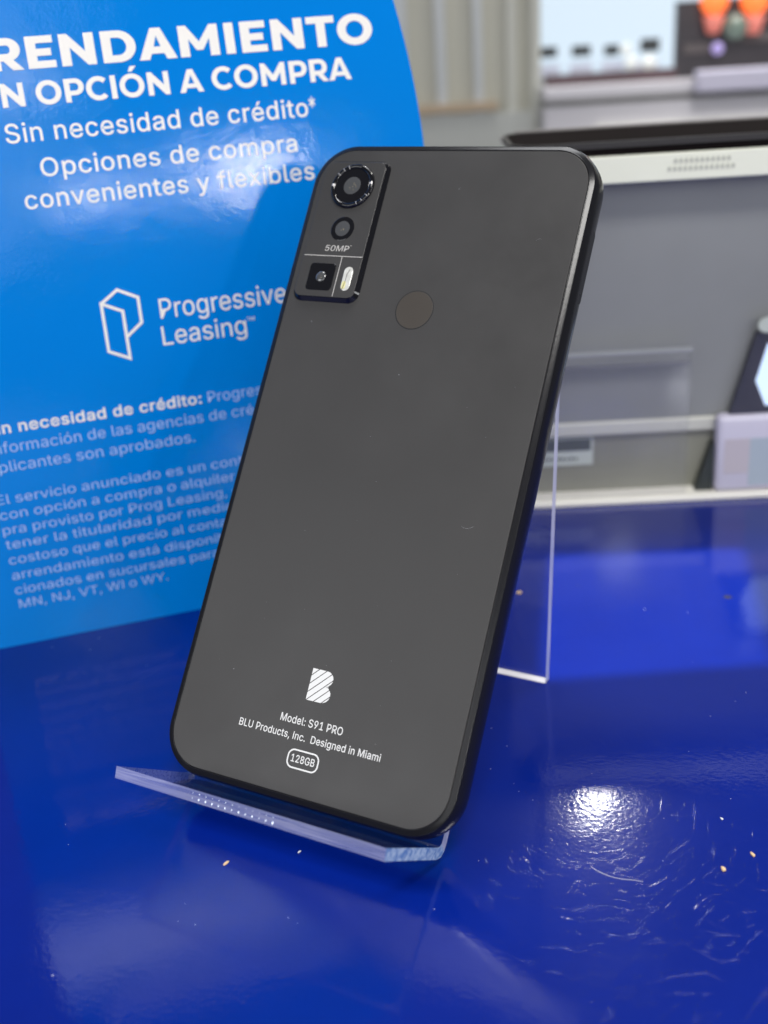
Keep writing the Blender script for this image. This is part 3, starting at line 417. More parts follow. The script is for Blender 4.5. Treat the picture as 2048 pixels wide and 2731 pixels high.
def text_pts(body, bold=0.0, spacing=1.0):
    font = GLYPHS
    if isinstance(bold, str): font, bold = HEAVY[bold], 0.0
    """bold is the extra outline width on each side, as a share of the capital height"""
    d = bold * CAP; pen = 0.0; layers = ([], [])
    for ch in body:
        adv, loops = font[ch]
        L = [[tuple(map(float, q)) for q in zip(l.split()[::2], l.split()[1::2])] for l in loops]
        nest = [[m_ for m_ in L if m_ is not l and abs(area2(m_)) > abs(area2(l)) and inside(l[0], m_) and area2(m_) * area2(l) < 0] for l in L]
        k = -1; which = {}
        for l, ns in sorted(zip(L, nest), key=lambda t: len(t[1])):
            hole = bool(ns)
            if not hole: k += 1; which[id(l)] = k
            sg = (1 if area2(l) > 0 else -1) * (-1 if hole else 1)
            lay = which.get(id(ns[0]), 0) if hole else k
            layers[min(lay, 1)].append([((pen + x) * .001, (y + d) * .001 * CAP / (CAP + 2 * d)) for x, y in (grow(tidy(l), d, sg) if d else l)])
        pen += (adv + 2 * d * .9) * spacing
    out = []
    for lay, ls in enumerate(layers):
        if not ls: continue
        cu = bpy.data.curves.new('t', 'CURVE'); cu.dimensions = '2D'; cu.fill_mode = 'FRONT'
        for l in ls:
            sp = cu.splines.new('POLY'); sp.points.add(len(l) - 1); sp.use_cyclic_u = True
            for pt, (x, y) in zip(sp.points, l): pt.co = (x, y, 0, 1)
        o = bpy.data.objects.new('t', cu); COL.objects.link(o)
        dg = bpy.context.evaluated_depsgraph_get()
        me = bpy.data.meshes.new_from_object(o.evaluated_get(dg))
        bpy.data.objects.remove(o); bpy.data.curves.remove(cu)
        out.append((lay, [tuple(v.co[:2]) for v in me.vertices], [tuple(p.vertices) for p in me.polygons]))
        bpy.data.meshes.remove(me)
    return out

def add_text(bm, body, x0, x1, y, cap, fmap, bold=0.0, spacing=1.0, shear=0.0, ref=None, lead=''):
    """fit the string (or the piece ref of it, which follows lead) between x0 and x1 with baseline y and the given capital height"""
    parts = text_pts(body, bold, spacing)
    span = lambda t: (lambda q: (min(q), max(q)))([v[0] for p in text_pts(t, bold, spacing) for v in p[1]])
    a, b = span(body)
    if ref: a, b = span(lead + ref); a = span(lead + ref[0])[1] - (lambda q: q[1] - q[0])(span(ref[0]))
    sx = (x1 - x0) / (b - a); sy = cap / (CAP * .001)
    for lay, vs, fs in parts:
        bv = [bm.verts.new(fmap(x0 + (vx - a) * sx + shear * vy * sy, y + vy * sy, lay)) for vx, vy in vs]
        for f in fs:
            try: bm.faces.new([bv[i] for i in f])
            except ValueError: pass

def stroke(bm, pts, wd, fmap, closed=False):
    """flat ribbon of even width along a 2D polyline with mitred joints"""
    n = len(pts); L = []
    for i in range(n):
        p = Vector(pts[i]).to_2d()
        if closed or 0 < i < n - 1:
            a = (p - Vector(pts[(i - 1) % n]).to_2d()).normalized(); b = (Vector(pts[(i + 1) % n]).to_2d() - p).normalized()
            t = (a + b).normalized(); m = Vector((-t.y, t.x)); k = 1 / max(.35, m.dot(Vector((-a.y, a.x))))
        else:
            t = (Vector(pts[1]) - Vector(pts[0])).to_2d().normalized() if i == 0 else (p - Vector(pts[i - 1]).to_2d()).normalized()
            m = Vector((-t.y, t.x)); k = 1
        L.append((p + m * k * wd / 2, p - m * k * wd / 2))
    V = [(bm.verts.new(fmap(*a)), bm.verts.new(fmap(*b))) for a, b in L]
    for i in range(n if closed else n - 1):
        j = (i + 1) % n
        bm.faces.new((V[i][0], V[j][0], V[j][1], V[i][1]))

# ------------------------------------------------------------------ counter (the surface)
bm = bmesh.new()
box(bm, -900, 700, -420, 420, -30, 0)
o = finish('counter_top', bm, M['counter']); o['kind'] = 'structure'

# ------------------------------------------------------------------ back of the shop: one frame of axes for everything along the display wall
WROT = (0, 0, math.atan2(.4591, .8884)); WP = (-18.6, 190.8, 0)
EX = Vector((.8884, .4591, 0)); EB = Vector((-.4591, .8884, 0))
def wpos(a, b, z): return tuple(Vector(WP) + EX * a + EB * b + Vector((0, 0, z)))

# display riser behind the counter
riser = empty('display_riser', 'grey display riser with ivory top rail and cream base edge behind the phone', 'display riser', wpos(0, 0, 0), WROT)
bm = bmesh.new(); bevel_box(bm, -11, 190, 0, 60, 0.05, 2.3, .5); finish('base_edge', bm, M['cream'], riser)
bm = bmesh.new(); box(bm, -9, 190, 9.0, 58, 30.2, 117.0); finish('panel', bm, M['panel'], riser)
bm = bmesh.new(); box(bm, -9, 190, 9.6, 58, 2.3, 25.0); finish('lower_panel', bm, M['olive'], riser)
bm = bmesh.new(); bevel_box(bm, -9.4, 190, 7.6, 58, 25.0, 30.2, .8); finish('ledge', bm, M['ledge'], riser)
bm = bmesh.new(); bevel_box(bm, 3, 190, 0, 60, 117.0, 126.0, .5)
rail = finish('top_rail', bm, M['rail'], riser)
bm = bmesh.new()
for row, (a0, zz, n_) in enumerate(((47.5, 123.4, 11), (45.5, 120.9, 13))):
    for k in range(n_):
        a = a0 + k * 1.75
        loft(bm, [[(a, y, zz - .75), (a + .95, y, zz - .75), (a + 1.2, y, zz + .45), (a + .25, y, zz + .75)] for y in (-.25, .3)])
finish('vent_slot', bm, M['vent'], rail)
bm = bmesh.new(); box(bm, -6, 23.4, 9.1, 9.65, 13.2, 24.2)
lab = finish('label_sticker', bm, M['label_w'], riser)
bm = bmesh.new(); box(bm, -5, 22.6, 8.95, 9.2, 19.0, 23.6); finish('black_band', bm, M['label_k'], lab)
bm = bmesh.new()
for k in range(9):
    a = 3 + k * 1.7; hgt = R_.uniform(.9, 1.7)
    box(bm, a, a + 1.1, 8.98, 9.2, 15.3, 15.3 + hgt)
finish('small_print', bm, M['label_k'], lab)

# clear acrylic block standing on the ledge in front of the grey panel
ab = empty('acrylic_block', 'clear acrylic block with pale top edge in front of the grey panel', 'acrylic block', wpos(0, 2, 2.4), WROT)
bm = bmesh.new(); box(bm, -8, 57, 0, 4.4, 0, 55.0); finish('sheet', bm, M['clear'], ab)
bm = bmesh.new(); box(bm, -8, 57.2, -.3, 2.6, 55.0, 55.9)
finish('top_edge', bm, principled('pale_cut_edge', (.30, .315, .34), .4), ab)
bm = bmesh.new(); box(bm, -8, 57.2, 3.6, 4.7, 49.0, 49.8)
finish('rear_edge', bm, principled('grey_cut_edge', (.24, .245, .27), .4), ab)

# black glass handset lying on the rail
slab = empty('handset', 'black glass handset with grey metal rim lying on the ivory rail', 'phone', wpos(-5, 1.2, 126.0), WROT)
bm = bmesh.new()
lo = rrect(0, 150, 0, 41, 9)
loft(bm, [lift(lo, .05), lift(lo, 4.2)])
finish('body', bm, M['slab'], slab)
bm = bmesh.new()
o1 = rrect(-.8, 150.8, 36, 44, 7); 
outer = rrect(-1.2, 151.2, -1.0, 42.6, 10); inner = rrect(.05, 149.95, .05, 40.95, 9)
vs = [[bm.verts.new((x, y, z)) for x, y in lp] for lp, z in ((inner, 4.7), (outer, 4.7), (outer, 2.6), (inner, 2.6))]
n_ = len(vs[0])
for a_, b_ in zip(vs, vs[1:]):
    for i in range(n_): bm.faces.new((a_[i], a_[(i + 1) % n_], b_[(i + 1) % n_], b_[i]))
for i in range(n_): bm.faces.new((vs[3][i], vs[3][(i + 1) % n_], vs[0][(i + 1) % n_], vs[0][i]))
finish('rim', bm, M['rim'], slab)

bm = bmesh.new(); box(bm, 4, 150, 42.7, 43.3, 3.2, 5.2); box(bm, -1.6, -1.25, 30, 40, 2.4, 4.2)
finish('rear_trim', bm, principled('silver_trim', (.34, .32, .31), .4, .3), slab)

# things at the right end, standing on the base edge
bx = empty('product_box', 'rounded lilac white box with pink and teal print standing on the cream edge', 'box', wpos(67.5, 1.5, 2.35), WROT)
bm = bmesh.new(); bevel_box(bm, 0, 46, 0, 7, 0, 29.6, 2.2); finish('carton', bm, M['lilac'], bx, True)
bm = bmesh.new(); box(bm, 2.8, 12, -.15, .2, 7.5, 21); finish('pink_print', bm, M['pink'], bx)
bm = bmesh.new(); box(bm, 12, 34, -.15, .2, 2.5, 21); finish('teal_print', bm, M['teal'], bx)

dk = empty('dark_wedge', 'small dark wedge beside the lilac box', 'stand', wpos(62.0, 4.2, 2.35), WROT)
bm = bmesh.new()
loft(bm, [[(-1, y, 0), (5.1, y, 0), (5.1, y, 18.5), (4.4, y, 18.5)] for y in (0, 4.5)]); finish('wedge', bm, M['darkgreen'], dk)  # plain dark wedge next to the box

ln = empty('leaning_handset', 'dark navy handset leaning behind the lilac box with a bright reflection built as a glowing facet', 'phone', wpos(72, 4, 32.0), WROT)
bm = bmesh.new()
loft(bm, [[(0, y, 0), (40, y, 0), (48, y, 30), (8.2, y, 30)] for y in (0, 3)]); finish('body', bm, M['navy'], ln)
bm = bmesh.new()
loft(bm, [[(8.6, y, 12.4), (12.6, y, 3.0), (30, y, 3.0), (30, y, 26), (12.0, y, 26)] for y in (-.4, .2)]); finish('glow', bm, M['glow'], ln)  # bright reflection built as a self-lit facet
bm = bmesh.new(); loft(bm, [lift(circ(0, 0, 3.6, 24), 0), lift(circ(0, 0, 3.6, 24), 1.2)])
for v in bm.verts: v.co = Vector((v.co.x + 11.5, v.co.z - 1.3, v.co.y * .75 + 33))
finish('knob', bm, M['label_w'], ln)

# far wall and shelving
bm = bmesh.new(); box(bm, -700, 900, 640, 655, -400, 420)
for v in bm.verts: v.co = Vector(wpos(*v.co))
o = finish('wall', bm, M['wall']); o['kind'] = 'structure'

pn = empty('wall_panel', 'beige cabinet panel with pale vertical strips beside the lit panel', 'cabinet', wpos(0, 600, -60), WROT)
bm = bmesh.new(); box(bm, -160, 66, 0, 30, 0, 330); finish('board', bm, M['beige'], pn)
bm = bmesh.new(); box(bm, 61, 68.5, -8, 0, 0, 330); finish('post', bm, M['post'], pn)
for a0, a1 in ((-14, -6), (16, 23), (-60, -36), (42, 50)):
    bm = bmesh.new(); box(bm, a0, a1, -5, 0, 0, 330); finish('strip', bm, M['glassy'] if a0 != 42 else M['post'], pn)
bm = bmesh.new(); box(bm, -34, 34, -9, -5.2, 150, 157); finish('tan_band', bm, M['orange_band'], pn)
bm = bmesh.new(); box(bm, -160, 61, -7, -5.2, 0, 148); finish('lower_board', bm, principled('pale_lower', (.43, .44, .42), .5, var=.1, vscale=15), pn)

lp = empty('lit_panel', 'pale blue backlit panel with a row of small dark icons on the shelf', 'display panel', wpos(70, 598, 105), WROT)
bm = bmesh.new(); box(bm, 0, 104, 0, 8, 6, 120); finish('lit_face', bm, M['light'], lp)
for a, z, wd, hh in ((5.5, 25.5, 13, 8), (31, 25, 15, 8), (55, 24, 12, 8), (85, 26, 15, 10)):
    bm = bmesh.new(); loft(bm, [lift(rrect(a - wd / 2, a + wd / 2, -hh / 2, hh / 2, 1.5, 4), y) for y in (0, .8)])
    for v in bm.verts: v.co = Vector((v.co.x, -1 - v.co.z, v.co.y + z))
    finish('icon', bm, M['icon'], lp)
for a in (6, 32, 57, 84):
    bm = bmesh.new(); box(bm, a - 10, a + 8, -1.5, -.1, 6, 16); finish('card', bm, M['card'], lp)
bm = bmesh.new()
for a, z, r in ((66, 24, 4.5), (70, 14, 5.5), (84, 13, 6)):
    t = bmesh.new(); bmesh.ops.create_uvsphere(t, u_segments=20, v_segments=12, radius=r)
    for v in t.verts: v.co = Vector((v.co.x + a, v.co.y * .3 - 4, v.co.z + z))
    me_ = bpy.data.meshes.new('tmp'); t.to_mesh(me_); t.free(); bm.from_mesh(me_); bpy.data.meshes.remove(me_)
finish('glass_bead', bm, principled('clear_bead', (.75, .78, .76), .1, emit=(.8, .85, .8), es=.15), lp, True)

sh = empty('wall_shelf', 'white shelf with maroon front strip under the lit panel', 'shelf', wpos(68, 560, 0), WROT)
bm = bmesh.new(); box(bm, 0, 420, 0, 75, 97, 105); finish('shelf_board', bm, M['shelf'], sh)
bm = bmesh.new(); box(bm, 4, 107, 30, 36, 105, 113.5); finish('maroon_strip', bm, M['maroon'], sh)
bm = bmesh.new(); box(bm, 0, 420, 8, 75, 92, 97); finish('gap', bm, M['shelf_d'], sh)
bm = bmesh.new(); box(bm, 0, 420, 2, 75, -100, 92); finish('lower_front', bm, M['shelf'], sh)

bm = bmesh.new(); box(bm, 40, 200, -1.5, 1.8, 70, 76); lr_ = finish('label_rail', bm, M['rail'], sh)
bm = bmesh.new()
for k in range(14): box(bm, 122 + k * 4.2, 124.6 + k * 4.2, -1.9, -1.4, 73.6, 75.4)
finish('rail_slot', bm, M['vent'], lr_)

cb = empty('black_cabinet', 'black cabinet with dim shelves right of the lit panel', 'cabinet', wpos(175, 596, 105), WROT)
bm = bmesh.new(); box(bm, 0, 300, 0, 30, 0, 56); finish('carcass', bm, M['cab'], cb)
bm = bmesh.new(); box(bm, 0, 300, 2, 30, 56.5, 130); finish('lit_header', bm, M['light'], cb)
for a0, a1, z0 in ((6, 30, 18), (52, 84, 24), (100, 150, 20)):
    bm = bmesh.new(); box(bm, a0, a1, -3, 0, z0, z0 + 7); finish('dim_shelf', bm, principled('dim_brown', (.10, .085, .085), .5), cb)

tr = empty('white_tray', 'lilac white tray in front of the black cabinet', 'tray', wpos(181, 545, 97), WROT)
bm = bmesh.new(); bevel_box(bm, 0, 190, 0, 12, 0, 16, 2); finish('tray_front', bm, M['lilac'], tr)

def lamp(name, label, a, z, r, mat, tail=None, grp=None):
    e = empty(name, label, 'lamp', wpos(a, 588, z), WROT, grp)
    bm = bmesh.new(); bmesh.ops.create_uvsphere(bm, u_segments=28, v_segments=16, radius=r); finish('globe', bm, mat, e, True)
    if tail:
        bm = bmesh.new(); loft(bm, [lift(circ(0, 0, rr, 24), zz) for rr, zz in ((r * .45, -2.2 * r), (r * .8, -.95 * r))]); finish('reflection_tail', bm, tail, e, True)  # pink reflection below the lamp, modelled as a glowing cone
    return e
lamp('orange_lamp', 'orange glowing lamp nearer the lit panel, pink reflection below', 202, 160, 10.5, M['orange'], M['pinkglow'], 'orange lamps before the black cabinet')
lamp('orange_lamp', 'orange glowing lamp at the right corner, farther from lit panel', 233, 159, 11, M['orange'], M['pinkglow'], 'orange lamps before the black cabinet')
lamp('glass_globe', 'dim green glass globe between the two orange lamps', 219, 141, 9.5, M['green'])
lamp('violet_lamp', 'small violet light low in front of the black cabinet', 206, 126, 4.5, M['violet'])

# ------------------------------------------------------------------ advertising sign
SA = Vector((-133.9, 33.0, 0)); SD = Vector((0.69473536, 0.71926544, 0)); 
sign = empty('advertising_sign', 'bright blue card sign with white Spanish lettering and rounded top standing left of the phone', 'sign', SA, (0, 0, math.atan2(SD.y, SD.x)))
KB = .00083
def soff(z):
    if z < 40: return 0.0
    if z < 190: return KB * (z - 40) ** 2
    return KB * 150 ** 2 + 2 * KB * 150 * (z - 190)
def outline_half(z):
    return 78.1 if z < 130 else 78.1 * math.sqrt(max(0, 1 - ((z - 130) / 137.0) ** 2))
bm = bmesh.new()
zs = [0.05] + [i * 4.0 for i in range(1, 66)] + [263, 265.5, 266.8]
NX = 24
rows = [[[bm.verts.new((72 + outline_half(z) * (2 * i / NX - 1), soff(z) + yb * 1.2, z)) for i in range(NX + 1)] for z in zs] for yb in (0, 1)]
for k in (0, 1):
    for a_, b_ in zip(rows[k], rows[k][1:]):
        for i in range(NX): bm.faces.new((a_[i], a_[i + 1], b_[i + 1], b_[i])).smooth = True
def edge_quad(*vs):
    f = bm.faces.new([bm.verts.new(v.co) for v in vs]); f.material_index = 1
for k in range(len(zs) - 1):
    for i in (0, NX): edge_quad(rows[0][k][i], rows[0][k + 1][i], rows[1][k + 1][i], rows[1][k][i])
for k in (0, len(zs) - 1):
    for i in range(NX): edge_quad(rows[0][k][i], rows[0][k][i + 1], rows[1][k][i + 1], rows[1][k][i])
board = finish('board', bm, [M['sign'], M['sign_edge']], sign)
# easel strut at the back
bm = bmesh.new()
loft(bm, [[(52, 2.0, z1), (92, 2.0, z1), (92, 2.0 + 1.2, z1), (52, 2.0 + 1.2, z1)] if False else [(x, y, z) for x, y, z in q] for q, z1 in (
    ([(52, 55, .05), (92, 55, .05), (92, 56.2, .05), (52, 56.2, .05)], 0), ([(52, 12.5, 155), (92, 12.5, 155), (92, 13.6, 155), (52, 13.6, 155)], 0))])
finish('easel_strut', bm, principled('grey_card', (.35, .35, .34), .8), sign)
def smap(s, z, l=0): return (s, soff(z) - .12 - .02 * l, z)
def sign_text(name, items, mat):
    bm = bmesh.new()
    for it in items: add_text(bm, *it[:5], smap, *it[5:])
    return finish(name, bm, mat, sign, recalc=False)
sign_text('headline', [
    ('ARRENDAMIENTO', 38.6, 137.6, 166.5, 8.2, 'xb', 1.0, 0, 'ENDAMIENTO', 'ARR'),
    ('CON OPCIÓN A COMPRA', 39.2, 129.7, 157.2, 6.1, 'b', 1.0, 0, 'OPCIÓN A COMPRA', 'CON ')], M['sign_text'])
sign_text('tagline', [
    ('Sin necesidad de crédito', 29.2, 115.2, 148.0, 5.0, .012, 1.03),
    ('*', 115.6, 117.6, 147.9, 5.4, .0, 1.0),
    ('Opciones de compra', 37.0, 110.6, 138.6, 4.9, .012, 1.03),
    ('convenientes y flexibles', 31.2, 114.8, 130.4, 4.9, .012, 1.03)], M['sign_text'])
sign_text('brand_name', [
    ('Progressive', 63.6, 101.8, 95.9, 5.7, .0, 1.0),
    ('Leasing', 63.2, 88.6, 88.0, 5.5, .0, 1.0),
    ('TM', 89.0, 91.4, 91.8, 1.1, .0, 1.0)], M['sign_text'])
sign_text('bold_print', [('Sin necesidad de crédito:', 8.6, 72.2, 68.8, 3.4, .03, 1.0)], M['sign_text'])
FB = -.010
def fine(y, cap, x1, ref, rest, x0=8.0): return (ref + rest, x0, x1, y, cap, FB, 1.04, 0, ref, '')
sign_text('fine_print', [
    ('Progresa', 74.2, 93.5, 68.8, 3.3, FB, 1.04),
    ('información de las agencias de crédito', 8.9, 87.7, 63.0, 3.2, FB, 1.04, 0, 'información de las agencias de cré', ''),
    ('Aplicantes son aprobados.', 6.9, 68.6, 57.2, 3.2, FB, 1.04),
    fine(47.4, 2.9, 80.5, 'El servicio anunciado es un con', 'trato'),
    fine(42.5, 2.9, 79.3, 'con opción a compra o alquiler', '-com'),
    fine(37.6, 2.9, 76.2, 'pra provisto por Prog Leasing,', ' ob'),
    fine(32.8, 2.9, 74.8, 'tener la titularidad por medi', 'o de la'),
    fine(27.7, 2.9, 72.6, 'costoso que el precio al cont', 'ado'),
    fine(22.5, 2.9, 71.2, 'arrendamiento está disponi', 'ble'),
    fine(17.5, 2.9, 69.0, 'cionados en sucursales par', 'a'),
    ('MN, NJ, VT, WI o WY.', 8.4, 54.4, 12.7, 2.8, FB, 1.04)], M['sign_fine'])
# emblem: outlined folded P
bm = bmesh.new()
stroke(bm, [(47.2, 102.3), (52.3, 105.7), (57.9, 102.9), (57.9, 95.6), (53.3, 92.1)], .85, smap)
stroke(bm, [(47.2, 102.3), (47.2, 88.4), (53.0, 85.6), (53.0, 99.5)], .85, smap, True)
finish('emblem', bm, M['sign_text'], sign, recalc=False)

# ------------------------------------------------------------------ the phone
PT = math.radians(53.0)
PC = Vector((0, 43.0752, 77.1024))
PY = Vector((0, math.cos(PT), math.sin(PT))); PN = Vector((0, -math.sin(PT), math.cos(PT)))
BASE = Vector((0, -83.8, -4.5))
phone = empty('smartphone', 'dark grey smartphone shown from the back, leaning on the clear stand', 'phone', PC + PY * BASE.y + PN * BASE.z, (PT, 0, 0))
def pfin(name, bm, mats, parent=phone, smooth=False, recalc=True): return finish(name, bm, mats, parent, smooth, recalc, BASE if True else (0, 0, 0))
HW, HH = 37.2, 81.6
bm = bmesh.new()
loft(bm, [lift(rrect(-HW - d, HW + d, -HH - d, HH + d, 9.3 + d, 14), z) for d, z in ((.0, -.6), (.0, -.12), (-.12, 0))], cap0=False)
back = pfin('back_panel', bm, M['plate'])
bm = bmesh.new()
prof = ((.10, -.60), (.10, -.20), (.15, -.07), (.24, -.07), (.34, -.15), (.48, -.20), (1.36, -.45), (1.42, -.48), (1.50, -.54), (1.57, -.64), (1.62, -.78), (2.0, -1.9), (2.18, -3.6), (2.2, -4.8), (2.1, -6.2), (1.7, -7.6), (.9, -8.5), (.2, -8.8), (-.1, -8.85))
loft(bm, [lift(rrect(-HW - d, HW + d, -HH - d, HH + d, 9.3 + d, 14), z) for d, z in prof], cap0=True, cap1=True)
fr = pfin('frame', bm, M['frame'])
for p in fr.data.polygons: p.use_smooth = len(p.vertices) == 4
bm = bmesh.new()
loft(bm, [lift(rrect(-36.4, 36.4, -80.8, 80.8, 8.6, 12), z) for z in (-8.85, -9.1)]); pfin('screen_glass', bm, M['black'])
# sim tray on the side of the frame
bm = bmesh.new(); 
loft(bm, [[(x, y, z) for y, z in rrect(45.0, 63.5, -6.5, -4.4, 1.0, 5)] for x in (39.25, 39.40)])
tray = pfin('sim_tray', bm, M['frame'])
bm = bmesh.new(); loft(bm, [[(x, y, z) for y, z in circ(47.2, -5.45, .42, 14)] for x in (39.3, 39.42)]); pfin('pinhole', bm, M['groove'], tray)

# camera module
MX0, MX1, MY0, MY1 = -34.9, -17.3, 39.9, 77.5
MZ = 1.35
bm = bmesh.new()
loft(bm, [lift(rrect(MX0 - d, MX1 + d, MY0 - d, MY1 + d, 2.0 + d, 8), z) for d, z in ((1.0, -.05), (.92, .12), (.10, MZ - .15), (0.02, MZ - .1))], cap0=False, cap1=True)
mod = pfin('camera_module', bm, M['black'])
bm = bmesh.new()
loft(bm, [lift(rrect(MX0 - d, MX1 + d, MY0 - d, MY1 + d, 2.0 + d, 8), z) for d, z in ((0, MZ - .1), (0, MZ - .03), (-.06, MZ))], cap0=False); pfin('module_plate', bm, M['module'], mod)
def disc(name, cx, cy, prof, mat, parent=mod, smooth=True, n=56, cap=True):
    bm = bmesh.new(); loft(bm, [lift(circ(cx, cy, r, n), z) for r, z in prof], cap0=False, cap1=cap); return pfin(name, bm, mat, parent, False)
L1 = (-25.5, 70.6)
bm = bmesh.new()
ring_prof = ((6.25, MZ - .02), (6.2, MZ + .35), (5.95, MZ + .70), (5.6, MZ + .85), (4.95, MZ + .60), (4.9, MZ + .45))
loft(bm, [lift(circ(*L1, r, 64), z) for r, z in ring_prof], cap0=False, cap1=False)
lr = pfin('lens_ring', bm, M['black'], mod, True)
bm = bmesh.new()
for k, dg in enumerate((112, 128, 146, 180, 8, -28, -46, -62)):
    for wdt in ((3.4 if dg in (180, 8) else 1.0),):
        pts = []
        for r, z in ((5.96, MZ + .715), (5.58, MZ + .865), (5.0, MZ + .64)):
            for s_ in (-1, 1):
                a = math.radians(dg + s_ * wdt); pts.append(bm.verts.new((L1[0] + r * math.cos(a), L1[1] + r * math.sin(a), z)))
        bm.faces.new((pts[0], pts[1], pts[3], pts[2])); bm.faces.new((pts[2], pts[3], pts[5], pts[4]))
pfin('ring_glint', bm, principled('dim_glint', (.36, .35, .35), .3, .3), lr)  # glints on the ring set in as pale patches
disc('lens_cover', *L1, ((4.92, MZ + .40), (4.8, MZ + .46)), M['black'])
bm = bmesh.new()
loft(bm, [lift(circ(*L1, r, 40), z) for r, z in ((2.45, MZ + .47), (2.3, MZ + .50), (1.6, MZ + .53), (.8, MZ + .55))], cap0=False); cl = pfin('camera_lens', bm, M['lens'], mod, True)
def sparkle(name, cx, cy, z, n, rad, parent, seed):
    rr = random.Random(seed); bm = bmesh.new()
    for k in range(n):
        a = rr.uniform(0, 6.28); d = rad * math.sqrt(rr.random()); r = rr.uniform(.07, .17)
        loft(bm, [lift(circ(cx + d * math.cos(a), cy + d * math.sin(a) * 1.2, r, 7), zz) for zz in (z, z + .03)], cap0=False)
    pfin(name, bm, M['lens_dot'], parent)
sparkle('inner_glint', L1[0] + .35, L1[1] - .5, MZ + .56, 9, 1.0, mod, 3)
L2 = (-25.3, 58.7)
disc('lens_cover', *L2, ((3.35, MZ - .02), (3.33, MZ + .06), (3.2, MZ + .10)), M['black'])
bm = bmesh.new(); loft(bm, [lift(circ(*L2, r, 40), z) for r, z in ((2.1, MZ + .105), (1.95, MZ + .13), (.9, MZ + .16))], cap0=False); pfin('camera_lens', bm, M['lens'], mod, True)
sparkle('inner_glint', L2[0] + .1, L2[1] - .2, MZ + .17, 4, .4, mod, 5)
SQ = (-28.05, 45.25)
bm = bmesh.new(); loft(bm, [lift(rrect(SQ[0] - 3.75 - d, SQ[0] + 3.75 + d, SQ[1] - 3.65 - d, SQ[1] + 3.65 + d, .95, 6), z) for d, z in ((.05, MZ - .02), (.04, MZ + .05), (0, MZ + .08))], cap0=False); pfin('lens_cover', bm, M['black'], mod)
bm = bmesh.new(); loft(bm, [lift(circ(*SQ, r, 36), z) for r, z in ((1.4, MZ + .085), (1.2, MZ + .2), (.7, MZ + .3))], cap0=False); pfin('camera_lens', bm, M['lens'], mod, True)
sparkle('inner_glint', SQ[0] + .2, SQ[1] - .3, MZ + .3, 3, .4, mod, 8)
bm = bmesh.new()
FL = rrect(-21.55, -19.0, 41.8, 48.3, 1.27, 8)
cx_, cy_ = -20.3, 45.05
loft(bm, [lift([(cx_ + (x - cx_) * k, cy_ + (y - cy_) * (k if k > .8 else .92)) for x, y in FL], z) for k, z in ((1.0, MZ - .02), (1.0, MZ + .06), (.93, MZ + .10), (.12, MZ - .22 + .34))], cap0=False)
fl = pfin('flash', bm, M['flash'], mod)
bm = bmesh.new(); loft(bm, [lift(rrect(-21.3, -20.2, 42.2, 44.4, .5, 5), z) for z in (MZ + .10, MZ + .135)], cap0=False); pfin('flash_phosphor', bm, M['flash_y'], fl)
bm = bmesh.new(); stroke(bm, [(-20.9, 42.1), (-20.5, 44.6), (-20.45, 46.3), (-19.9, 47.6)], .16, lambda x, y: (x, y, MZ + .145)); pfin('flash_filament', bm, M['lens'], fl, recalc=False)
bm = bmesh.new()
box(bm, -34.6, -17.4, 51.0, 51.17, MZ - .01, MZ + .03); box(bm, -23.35, -23.18, 40.1, 50.99, MZ - .01, MZ + .03)
pfin('divider_line', bm, M['silver'], mod)
bm = bmesh.new(); add_text(bm, '50MP', -28.95, -22.0, 52.45, 1.55, lambda x, y, l=0: (x, y, MZ + .03 + .01 * l), .0, 1.0, .10)
for k in range(1): 
    c_ = [bm.verts.new((-21.5 + .14 * math.cos(i), 54.1 + .14 * math.sin(i), MZ + .03)) for i in (0, 1.05, 2.1, 3.14, 4.2, 5.2)]; bm.faces.new(c_)
pfin('module_lettering', bm, M['silver'], mod, recalc=False)

# fingerprint sensor
bm = bmesh.new(); loft(bm, [lift(circ(0, 38.5, r, 64), z) for r, z in ((5.16, -.02), (5.16, .018))], cap0=False); fp = pfin('sensor_groove', bm, M['groove'])
bm = bmesh.new(); loft(bm, [lift(circ(0, 38.5, r, 64), z) for r, z in ((4.90, .019), (4.88, .03))], cap0=False); pfin('fingerprint_sensor', bm, M['finger'])

# printing on the back
PZ = .03
pm = lambda x, y, l=0: (x, y, PZ + .012 * l)
bm = bmesh.new()
add_text(bm, 'Model: S91 PRO', -8.5, 8.3, -65.6, 1.85, pm, .012)
add_text(bm, 'BLU Products, Inc.  Designed in Miami', -19.2, 19.1, -69.1, 1.75, pm, .012)
add_text(bm, '128GB', -3.15, 3.15, -74.1, 1.75, pm, .015)
pfin('lettering', bm, M['print'], recalc=False)
bm = bmesh.new(); stroke(bm, rrect(-4.05, 4.05, -75.4, -71.3, 1.5, 6), .36, pm, True); pfin('capacity_badge', bm, M['print'], recalc=False)
